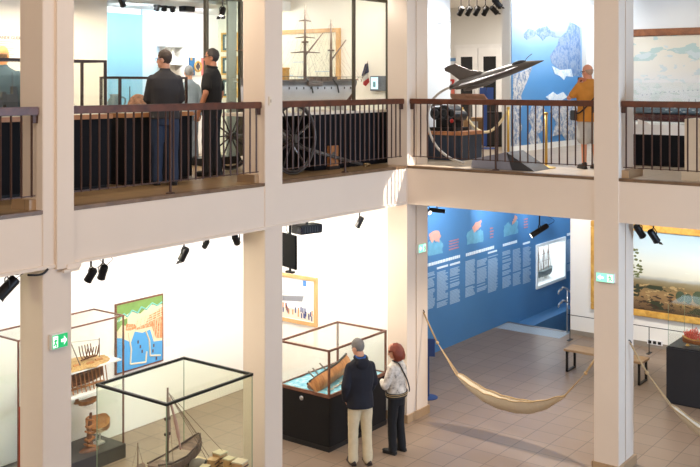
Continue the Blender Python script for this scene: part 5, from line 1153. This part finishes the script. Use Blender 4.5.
tag(MB().tube(curve_pts(pp, 24), .026, 10).build('barrier_rope', M('ivory_rope', (224, 206, 164), .7, var=.15, scale=40, bump=.2), None, True), 'thick ivory rope sagging between two brass posts', 'rope')
# ---- low plinth with dark engine model
x0, x1 = 14.3, 15.05; rt = thing('display_plinth', 'low navy plinth with a wooden top behind the railing left of the jet stand', 'plinth', (14.65, 8.5, Z2))
MB().box(14.25, 15.0, 8.32, 9.1, Z2, Z2+.43).build('base', M('deep_navy', (24, 38, 58), .5), rt, bevel=.004); MB().box(14.23, 15.02, 8.30, 9.12, Z2+.43, Z2+.49).build('top', wood('plinth_wood', (150, 92, 52), (186, 124, 76), .4, (4, 4, 4)), rt)
rt = thing('engine_model', 'black machine model with round valves on the low navy plinth', 'model', (14.6, 8.75, Z2+.49)); b = MB(); c = Vector((14.6, 8.78, Z2+.49))
b.box(c.x-.28, c.x+.28, c.y-.28, c.y+.22, c.z, c.z+.06); b.box(c.x-.2, c.x+.2, c.y-.2, c.y+.12, c.z+.06, c.z+.2); b.build('bed', BLACKP, rt, bevel=.01)
b = MB()
for y, r, z in ((.12, .11, .30), (-.05, .13, .32), (-.2, .09, .26)): b.tube([c+Vector((-.2, y, z)), c+Vector((.2, y, z))], r, 18)
b.build('cylinders', DARKM, rt, 40); b = MB()
for y in (.12, -.05, -.2): b.torus(c+Vector((-.21, y, .30)),   .07, .014, (1, 0, 0), 18, 6)
b.build('flanges', M('flange_dark', (52, 52, 54), .4, .4), rt, True); MB().tube(curve_pts([c+Vector((0, .2, .2)), c+Vector((-.1, .26, .42)), c+Vector((0, .1, .46))], 10), .02, 8).build('pipe', GREYM, rt, True); MB().ell(c+Vector((-.22, -.22, .18)), .035, 10, 7).build('red_valve', M('red_enamel', (180, 44, 40), .35), rt, True)
# brown tilted board behind
A = at_d(470, 98, 18.5); rt = thing('lectern', 'brown tilted reading board behind the engine model', 'lectern', (A.x, A.y, Z2)); MB().obox((A.x, A.y, A.z-.02), (.34, .75, .03), Matrix.Rotation(.55, 3, 'Y')).build('board', wood('board_brown', (120, 84, 66), (150, 110, 88), .5, (4, 4, 4)), rt); MB().tube([(A.x, A.y, Z2), (A.x, A.y, A.z-.03)], .03, 8).build('leg', GREYM, rt)
# ---- blue double column stand and black cabinet before the doors
A = at_d(486.5, 88, 19.5); rt = thing('information_totem', 'two square royal blue information columns in front of the white double doors', 'totem', (A.x, A.y, Z2)); Rm = Matrix.Rotation(ANG, 3, 'Z')
for s in (-1, 1):
    MB().obox((A.x+RT.x*s*.072, A.y+RT.y*s*.072, A.z-.14), (.05, .13, .30), Rm).build('panel', M('royal_blue', (50, 88, 170), .45), rt, bevel=.004)
MB().obox((A.x-RT.x*.03, A.y-RT.y*.03, (Z2+A.z)/2), (.05, .07, A.z-Z2-.1), Rm).build('upright', M('royal_blue', (50, 88, 170), .45), rt); MB().lathe([(.2, 0), (.2, .015), (.03, .03)], (A.x, A.y, Z2), 20).build('foot', M('royal_blue', (50, 88, 170), .45), rt)
A = at_d(494, 112, 20.3); rt = thing('cabinet', 'black cabinet standing behind the blue information columns', 'cabinet', (A.x, A.y, Z2)); MB().obox((A.x, A.y, (Z2+A.z)/2), (.4, .40, A.z-Z2), Rm).build('body', BLACKP, rt, bevel=.006); MB().obox(Vector((A.x, A.y, (Z2+A.z)/2))-FW*.205, (.012, .37, A.z-Z2-.06), Rm).build('door', M('black_door', (20, 20, 22), .4), rt); MB().obox(Vector((A.x, A.y, (Z2+A.z)/2+.05))-FW*.215+RT*.15, (.012, .015, .12), Rm).build('door_handle', STEEL, rt)
A = at_d(473, 122, 20.8); rt = thing('cabinet', 'brown wooden cabinet with a pale notice seen through the rope', 'cabinet', (A.x, A.y, Z2)); MB().obox((A.x, A.y, (Z2+A.z+.1)/2), (.4, .44, A.z-Z2+.1), Rm).build('body', wood('cabinet_brown', (150, 116, 78), (182, 148, 106), .5, (4, 4, 4)), rt, bevel=.006); MB().obox(Vector((A.x, A.y, A.z-.1))-FW*.205-RT*.02, (.012, .2, .24), Rm).build('notice', M('notice_pale', (206, 210, 214), .6), rt); MB().obox(Vector((A.x, A.y, A.z-.34))-FW*.205, (.012, .4, .22), Rm).build('door', wood('cabinet_brown2', (140, 106, 70), (170, 136, 96), .5, (4, 4, 4)), rt)
xw = 21.99; A = at_X(452, 83, xw); rt = thing('fire_call_point', 'red fire call point with a small notice beside the double doors', 'fire alarm', A); MB().box(xw-.06, xw, A.y-.09, A.y+.09, A.z-.08, A.z+.1).build('box', M('red_enamel', (180, 44, 40), .35), rt, bevel=.006); MB().box(xw-.07, xw-.06, A.y-.03, A.y+.03, A.z-.03, A.z+.04).build('button', M('notice_pale', (206, 210, 214), .6), rt); A2 = at_X(453.5, 90, xw); MB().box(xw-.02, xw, A2.y-.06, A2.y+.06, A2.z-.12, A2.z+.06).build('notice', M('notice_red', (222, 120, 104), .5), rt)
A = at_X(451.5, 62, xw); rt = thing('notice', 'white notice with a blue band high on the wall left of the double doors', 'notice', A); MB().box(xw-.02, xw, A.y-.14, A.y+.14, A.z-.2, A.z+.12).build('sheet', M('notice_white', (214, 220, 228), .6), rt); MB().box(xw-.024, xw-.02, A.y-.14, A.y+.14, A.z+.02, A.z+.1).build('band', M('notice_blue', (96, 136, 180), .6), rt)
# emergency lamp on the white wall
A = at_Y(441.5, 20, 9.2); rt = thing('emergency_lamp', 'small glowing white emergency lamp on the bright white wall upstairs', 'lamp', A); MB().box(A.x-.13, A.x+.13, 9.13, 9.2, A.z-.05, A.z+.05).build('housing', M('lamp_white', (250, 250, 250), .4, emit=(255, 255, 255), estr=.8), rt, bevel=.006); MB().box(A.x+.14, A.x+.18, 9.12, 9.2, A.z-.035, A.z+.035).build('end_cap', M('lamp_grey', (170, 174, 178), .4), rt)
# ---- spotlights near the ceiling, right wing
for k, (px, py) in enumerate(((461, 11), (469, 11), (477, 11), (485.5, 11), (494, 10))):
    spot(at_d(px, py, 20.5), (.3, .6, -.7) if k < 4 else (.7, -.2, -.5), ('leftmost of five', 'second of five', 'middle one of five', 'fourth of five', 'rightmost, brightest of five')[k]+' black spotlights in a row above the double doors', 7.37, .20, .055, k == 4, 'row of spotlights above the double doors')
spot(at_d(497, 3, 18), (.6, -.3, -.6), 'spotlight at the top edge of the photo left of the satellite map', 7.37, .2, .055, True, 'ceiling spotlights of the right wing')
# ---- satellite map
YM = 8.55
A = at_Y(513, 0, YM); Bq = at_Y(581, 0, YM); zb = at_Y(545, 143.5, YM).z; zb = Z2+.12
rt = thing('satellite_map', 'huge blue satellite map of a rugged coast with bays on the upstairs wall', 'map', ((A.x+Bq.x)/2, YM, zb))
XA, XB = 16.53, Bq.x; ZT = 7.27
MB().box(XA, XB, YM-.02, YM-.012, zb, ZT).build('sheet', ramp_mat('sea_sheet', ((0, (70, 128, 184)), (.40, (88, 148, 204)), (.62, (136, 180, 222)), (.84, (206, 222, 238)), (1, (236, 242, 248))), 2, .5, .06, 3), rt)  # sheet colour fades to near white towards the top
LAND = speckle('land_print', ((70, 86, 116), (110, 132, 168), (170, 176, 186), (226, 222, 216), (112, 92, 78)), 13); LANDB = speckle('blue_land_print', ((70, 108, 160), (108, 140, 184), (160, 174, 196), (84, 122, 172)), 11); WHL = speckle('pale_shore_print', ((150, 190, 226), (226, 236, 244), (250, 250, 250)), 9)
for lay, (nm, m, pl) in enumerate((('land', LANDB, ((569.8, 21.8), (575, 24), (580.5, 28), (580.5, 76), (573, 76), (571.5, 68), (566, 70), (560, 69), (555, 66), (552, 63), (550, 56), (554, 50), (557.5, 45), (559, 38), (563, 35), (567, 31))),
                  ('peninsula', LANDB, ((524, 34), (529, 28), (535, 31), (539, 28), (547, 26), (551, 31), (555, 32), (556, 36), (562, 37), (556, 38), (550, 36), (546, 37), (543, 41), (540, 37), (536, 34), (534, 37), (527, 40), (524, 37))),
                  ('shore', WHL, ((552, 66), (560, 70), (571, 69), (573, 77), (566, 76), (564, 80), (560, 76), (555, 74))),
                  ('headland', LAND, ((513, 75), (521, 72), (532, 67), (529, 76), (525, 86), (521, 95), (522, 104), (519, 116), (522, 128), (518, 138), (521, 146), (513, 150))),
                  ('islands', LAND, ((532, 106), (540, 103), (545, 110), (540, 118), (545, 128), (538, 134), (541, 143), (531, 146), (527, 138), (532, 128), (528, 118))),
                  ('coast', LAND, ((552, 102), (560, 98), (566, 104), (574, 102), (580.5, 108), (580.5, 140), (566, 142), (562, 134), (553, 136), (556, 122), (550, 112))),
                  ('shallows', WHL, ((546, 97), (553, 92), (557, 95), (563, 92), (567, 97), (560, 101), (552, 102))))):
    MB().prism([(max(XA, min(XB, q.x)), YM-.024-.0015*lay, max(zb, q.z)) for q in (at_Y(x, y, YM-.024) for x, y in pl)], (0, .004+.0015*lay, 0)).build(nm, m, rt)
struct(MB().box(XA, 20.0, YM-.03, YM, Z2, Z2+.12).build('baseboard_10', M('white_base', (240, 240, 236), .5)))
# ---- upstairs picture right, warship case, beige cabinet
xw = 19.0; zt = 6.48; zb = 4.30; ya, yb = 2.2, 7.25
rt = thing('painting', 'large pale chart with faint green patches in a thick wooden frame at the upper right', 'painting', (xw, (ya+yb)/2, zb))
picture_frame(rt, xw, ya, yb, zb, zt, .14, .07, wood('walnut_frame', (116, 66, 36), (150, 92, 52), .4, (4, 4, 4)), .012)
MB().box(xw-.03, xw, ya+.12, yb-.12, zb+.09, zt-.12).build('chart', ramp_mat('chart_print', ((0, (206, 210, 216)), (.45, (216, 218, 222)), (.65, (218, 214, 204)), (1, (214, 206, 188))), 2, .5, .15, 4, (((172, 192, 188), 9, .54, .74, 1.2), ((194, 204, 204), 13, .58, .40, .9), ((204, 212, 212), 16, .56, .1, .6))), rt)
b = MB(); 
for k in range(26): y = 6.9-.09*k; z = 5.17+.10*math.sin(k*.12); b.obox((xw-.031, y, z), (.003, .02, .02))
b.build('dotted_line', M('chart_dots', (150, 160, 176), .6), rt); MB().tube([(xw-.031, 6.3, 4.97), (xw-.031, 5.6, 5.03)], .008, 5).build('red_line', M('chart_red', (196, 120, 96), .6), rt)
rt = thing('showcase', 'dark based table showcase with a white deck below the pale chart upstairs', 'showcase', (15.6, 4.8, Z2))
MB().box(15.2, 16.1, 3.2, 5.95, Z2+.03, Z2+.50).build('base', NAVY, rt, bevel=.004); MB().box(15.18, 16.12, 3.18, 5.97, Z2+.50, Z2+.66).build('deck', M('white_band', (236, 236, 236), .5), rt); MB().box(15.25, 16.05, 3.25, 5.9, Z2, Z2+.03).build('plinth', DARKM, rt)
panes(rt, 15.2, 16.1, 3.2, 5.95, Z2+.66, Z2+1.32, GLASS, 'fblrt', .006)
c = Vector((15.6, 4.72, Z2+.66)); rt = thing('model_ship', 'long warship model with a dark red hull and blue-grey topsides in the upper right case', 'model ship', c)
place(MB().rings(hull_rings(2.2, .28, .12, .01, 16, stern=.2, tw=.4)), c+Vector((0, 0, .15)), (0, 1, 0)).build('hull', M('dark_red_hull', (72, 26, 28), .4), rt, 35); place(MB().rings(hull_rings(2.22, .29, .09, .03, 16, stern=.2, tw=.5, keelr=.0)), c+Vector((0, 0, .235)), (0, 1, 0)).build('topsides', M('navy_grey', (92, 112, 128), .4), rt, 35)
b = MB()
for y, l, z0, z1 in ((.0, .7, .23, .28), (.1, .3, .28, .33), (-.45, .3, .23, .27), (.5, .25, .23, .27)): b.box(c.x-.08, c.x+.08, c.y+y-l/2, c.y+y+l/2, c.z+z0, c.z+z1)
b.build('superstructure', M('navy_grey_light', (124, 144, 158), .4), rt); b = MB()
for y in (.1, .2, -.2): b.tube([c+Vector((0, y, .3)), c+Vector((0, y, .40))], .006, 6)
for y in (.72, -.75, .9): b.ell(c+Vector((0, y, .26)), (.06, .07, .04), 10, 6)
b.build('masts_and_turrets', M('navy_grey_light', (124, 144, 158), .4), rt); b = MB()
for k in range(14): b.obox(c+Vector((-.147, -.4+.07*k, .20+.03*(k % 3))), (.004, .04, .012))
b.build('white_marks', M('print_white', (226, 230, 230), .6), rt)
MB().prism([(15.19, 5.40, Z2+.66), (15.19, 5.60, Z2+.66), (15.19, 5.60, Z2+.74), (15.19, 5.46, Z2+.70)], (-.012, 0, 0)).build('name_card', M('card_white', (240, 236, 232), .5), rt)
rt = thing('cabinet', 'cream boxed cabinet with vertical battens behind the railing at the right edge', 'cabinet', (13.45, 3.6, Z2)); MB().box(13.25, 13.75, 2.4, 4.24, Z2+.12, Z2+.83).build('body', M('cream_cabinet', (226, 212, 190), .6), rt, bevel=.004); MB().box(13.22, 13.78, 2.37, 4.27, Z2, Z2+.12).build('plinth', M('cream_plinth', (206, 190, 166), .6), rt)
b = MB()
for k in range(9): b.box(13.235, 13.25, 4.19-.2*k, 4.22-.2*k, Z2+.12, Z2+.83)
b.build('battens', M('cream_batten', (214, 198, 174), .6), rt)

# ================================================================== LIGHT
def lamp(kind, name, loc, energy, col=(255, 240, 222), target=None, size=.3, size_y=None, angle=60, blend=.6, radius=.08):
    l = bpy.data.lights.new(name, kind); l.energy = energy; l.color = lin(col); o = bpy.data.objects.new(name, l); COL.objects.link(o); o.location = loc
    if target is not None: o.rotation_euler = (Vector(target)-Vector(loc)).to_track_quat('-Z', 'Y').to_euler()
    if kind == 'AREA':
        l.size = size
        if size_y: l.shape = 'RECTANGLE'; l.size_y = size_y
    if kind == 'SPOT': l.spot_size = math.radians(angle); l.spot_blend = blend; l.shadow_soft_size = radius
    return o
w = bpy.data.worlds.new('world'); sc.world = w; w.use_nodes = True; bg = w.node_tree.nodes['Background']; bg.inputs[0].default_value = (*lin((255, 242, 230)), 1); bg.inputs[1].default_value = WORLD
# lower left room: ceiling wall-washers just under the gallery
for x in (1.5, 4.5, 7.4, 9.6, 11.8): lamp('AREA', 'wall_washer', (x, 10.2, ZB-.05), 42, (255, 250, 244), (x+.2, 11.8, 1.2), .5)
lamp('AREA', 'case_light', (11.9, 9.4, ZB-.05), 20, (255, 246, 234), (12.2, 9.6, .8), .4)
lamp('AREA', 'partition_light', (11.2, 10.4, ZB-.05), 14, (255, 248, 238), (12.9, 10.2, 1.4), .4)
lamp('AREA', 'corner_light', (11.5, 9.0, ZB-.05), 38, (255, 240, 220), (12.9, 9.0, 1.2), .4)
lamp('AREA', 'front_case_light', (7.9, 9.0, ZB-.05), 24, (255, 246, 232), (7.9, 8.7, .5), .4)
for x in (4.6, 8.0): lamp('AREA', 'column_side_light', (x, 9.3, ZB-.05), 9, (250, 250, 200), (x+1.7, 8.8, 1.4), .4)
for x in (9.0, 11.0): lamp('AREA', 'floor_light', (x, 10.4, ZB-.05), 24, (255, 240, 222), (x, 10.41, 0), .5)
# lower right hall
lamp('SPOT', 'hammock_spot', (14.0, 6.75, ZB-.1), 400, (255, 242, 228), (13.5, 6.7, 0), angle=120, blend=.9, radius=.035)
for x, y in ((14.6, 8.2), (16.8, 8.6), (19.0, 9.2)): lamp('AREA', 'lower_hall_fill', (x, y, ZB-.05), 18, (255, 242, 226), (x, y-.01, 0), .6)  # added fill lamps to brighten the hall floor, no fixtures there
for x, y in ((15.2, 4.6), (17.6, 5.6)): lamp('AREA', 'lower_hall_fill', (x, y, ZB-.05), 24, (255, 242, 226), (x, y-.01, 0), .6)
for x in (14.8, 16.8, 18.8, 20.8, 22.6): lamp('SPOT', 'blue_wall_spot', (x-.4, 9.2, ZB-.12), 160, (232, 244, 255), (x+.3, 10.29, 2.9), angle=100, radius=.06)
for y in (7.4, 5.8, 4.2): lamp('SPOT', 'painting_spot', (17.6, y, ZB-.12), 170, (255, 246, 232), (19.6, y, 1.6), angle=90, radius=.06)
lamp('AREA', 'niche_light', (22.0, 10.5, NZ1-.05), 9, (240, 248, 255), (22.0, 10.5, 0), 1.2, .3)
# upper left room
for x in (5.5, 7.4, 9.0): lamp('AREA', 'upper_warm_light', (x, 10.9, 7.0), 62, (255, 238, 214), (x+.3, 12.0, 5.4), .5)
for x in (10.6, 12.0): lamp('AREA', 'upper_cool_light', (x, 12.2, 6.65), 36, (240, 248, 255), (x+.3, 13.1, 5.7), .5)
lamp('AREA', 'ship_side_fill', (11.9, 9.25, 7.02), 44, (255, 248, 238), (12.0, 9.9, 5.1), 1.6, .3)  # added strip lamp in front to brighten the ship's near side
lamp('AREA', 'partition_upper_light', (12.3, 11.6, 6.65), 26, (255, 250, 240), (13.3, 11.2, 5.7), .4)
lamp('AREA', 'gallery_light', (8.6, 9.3, 7.0), 30, (255, 240, 220), (8.6, 9.3, 4), .5)
# upper right room
lamp('SPOT', 'jet_spot', (14.2, 8.2, 7.28), 900, (255, 248, 236), (13.4, 7.2, 5.5), angle=44, blend=.3, radius=.03)
lamp('SPOT', 'corner_spot', (14.6, 5.2, 7.28), 3000, (255, 248, 236), (12.74, 8.47, 3.80), angle=9, blend=.15, radius=.012)
lamp('SPOT', 'white_wall_spot', (15.4, 8.1, 7.1), 150, (240, 248, 255), (14.6, 9.2, 5.5), angle=90)
for x in (17.4, 19.3): lamp('AREA', 'map_light', (x, 7.3, 7.25), 48, (240, 247, 255), (x+.2, 8.55, 6.4), 1.2, .3)
for x, y in ((15.5, 6.0), (17.0, 6.6), (19, 12.4), (20.4, 10.6), (17.8, 10.6)): lamp('AREA', 'upper_room_fill', (x, y, 7.27), 58 if y > 8 else 30, (255, 246, 234), (x, y-.01, 0), .8)  # added fills to brighten the upper right room, no ceiling fixtures
for y in (6.0, 4.0): lamp('SPOT', 'chart_spot', (17.2, y, 7.2), 26, (255, 246, 230), (19, y, 5.6), angle=80)
# atrium: daylight from the skylight over the void and from the windows on its right side
lamp('AREA', 'atrium_skylight', (4.5, 3.0, 9.5), ATR, (255, 234, 214), (9.0, 6.0, 2.5), 5)
lamp('AREA', 'window_daylight', (11.5, -2.6, 3.6), WIN, (188, 220, 255), (13.2, 6.0, 3.0), 3, 3)
lamp('AREA', 'left_fill', (-2.6, 4.0, 5.5), 215, (255, 240, 226), (9.0, 7.5, 4.2), 3.5)  # added fill that lifts the left-facing column sides, not a known window
sc.view_settings.view_transform = 'Standard'; sc.view_settings.look = 'None'; sc.view_settings.exposure = EXPO; sc.view_settings.gamma = 1
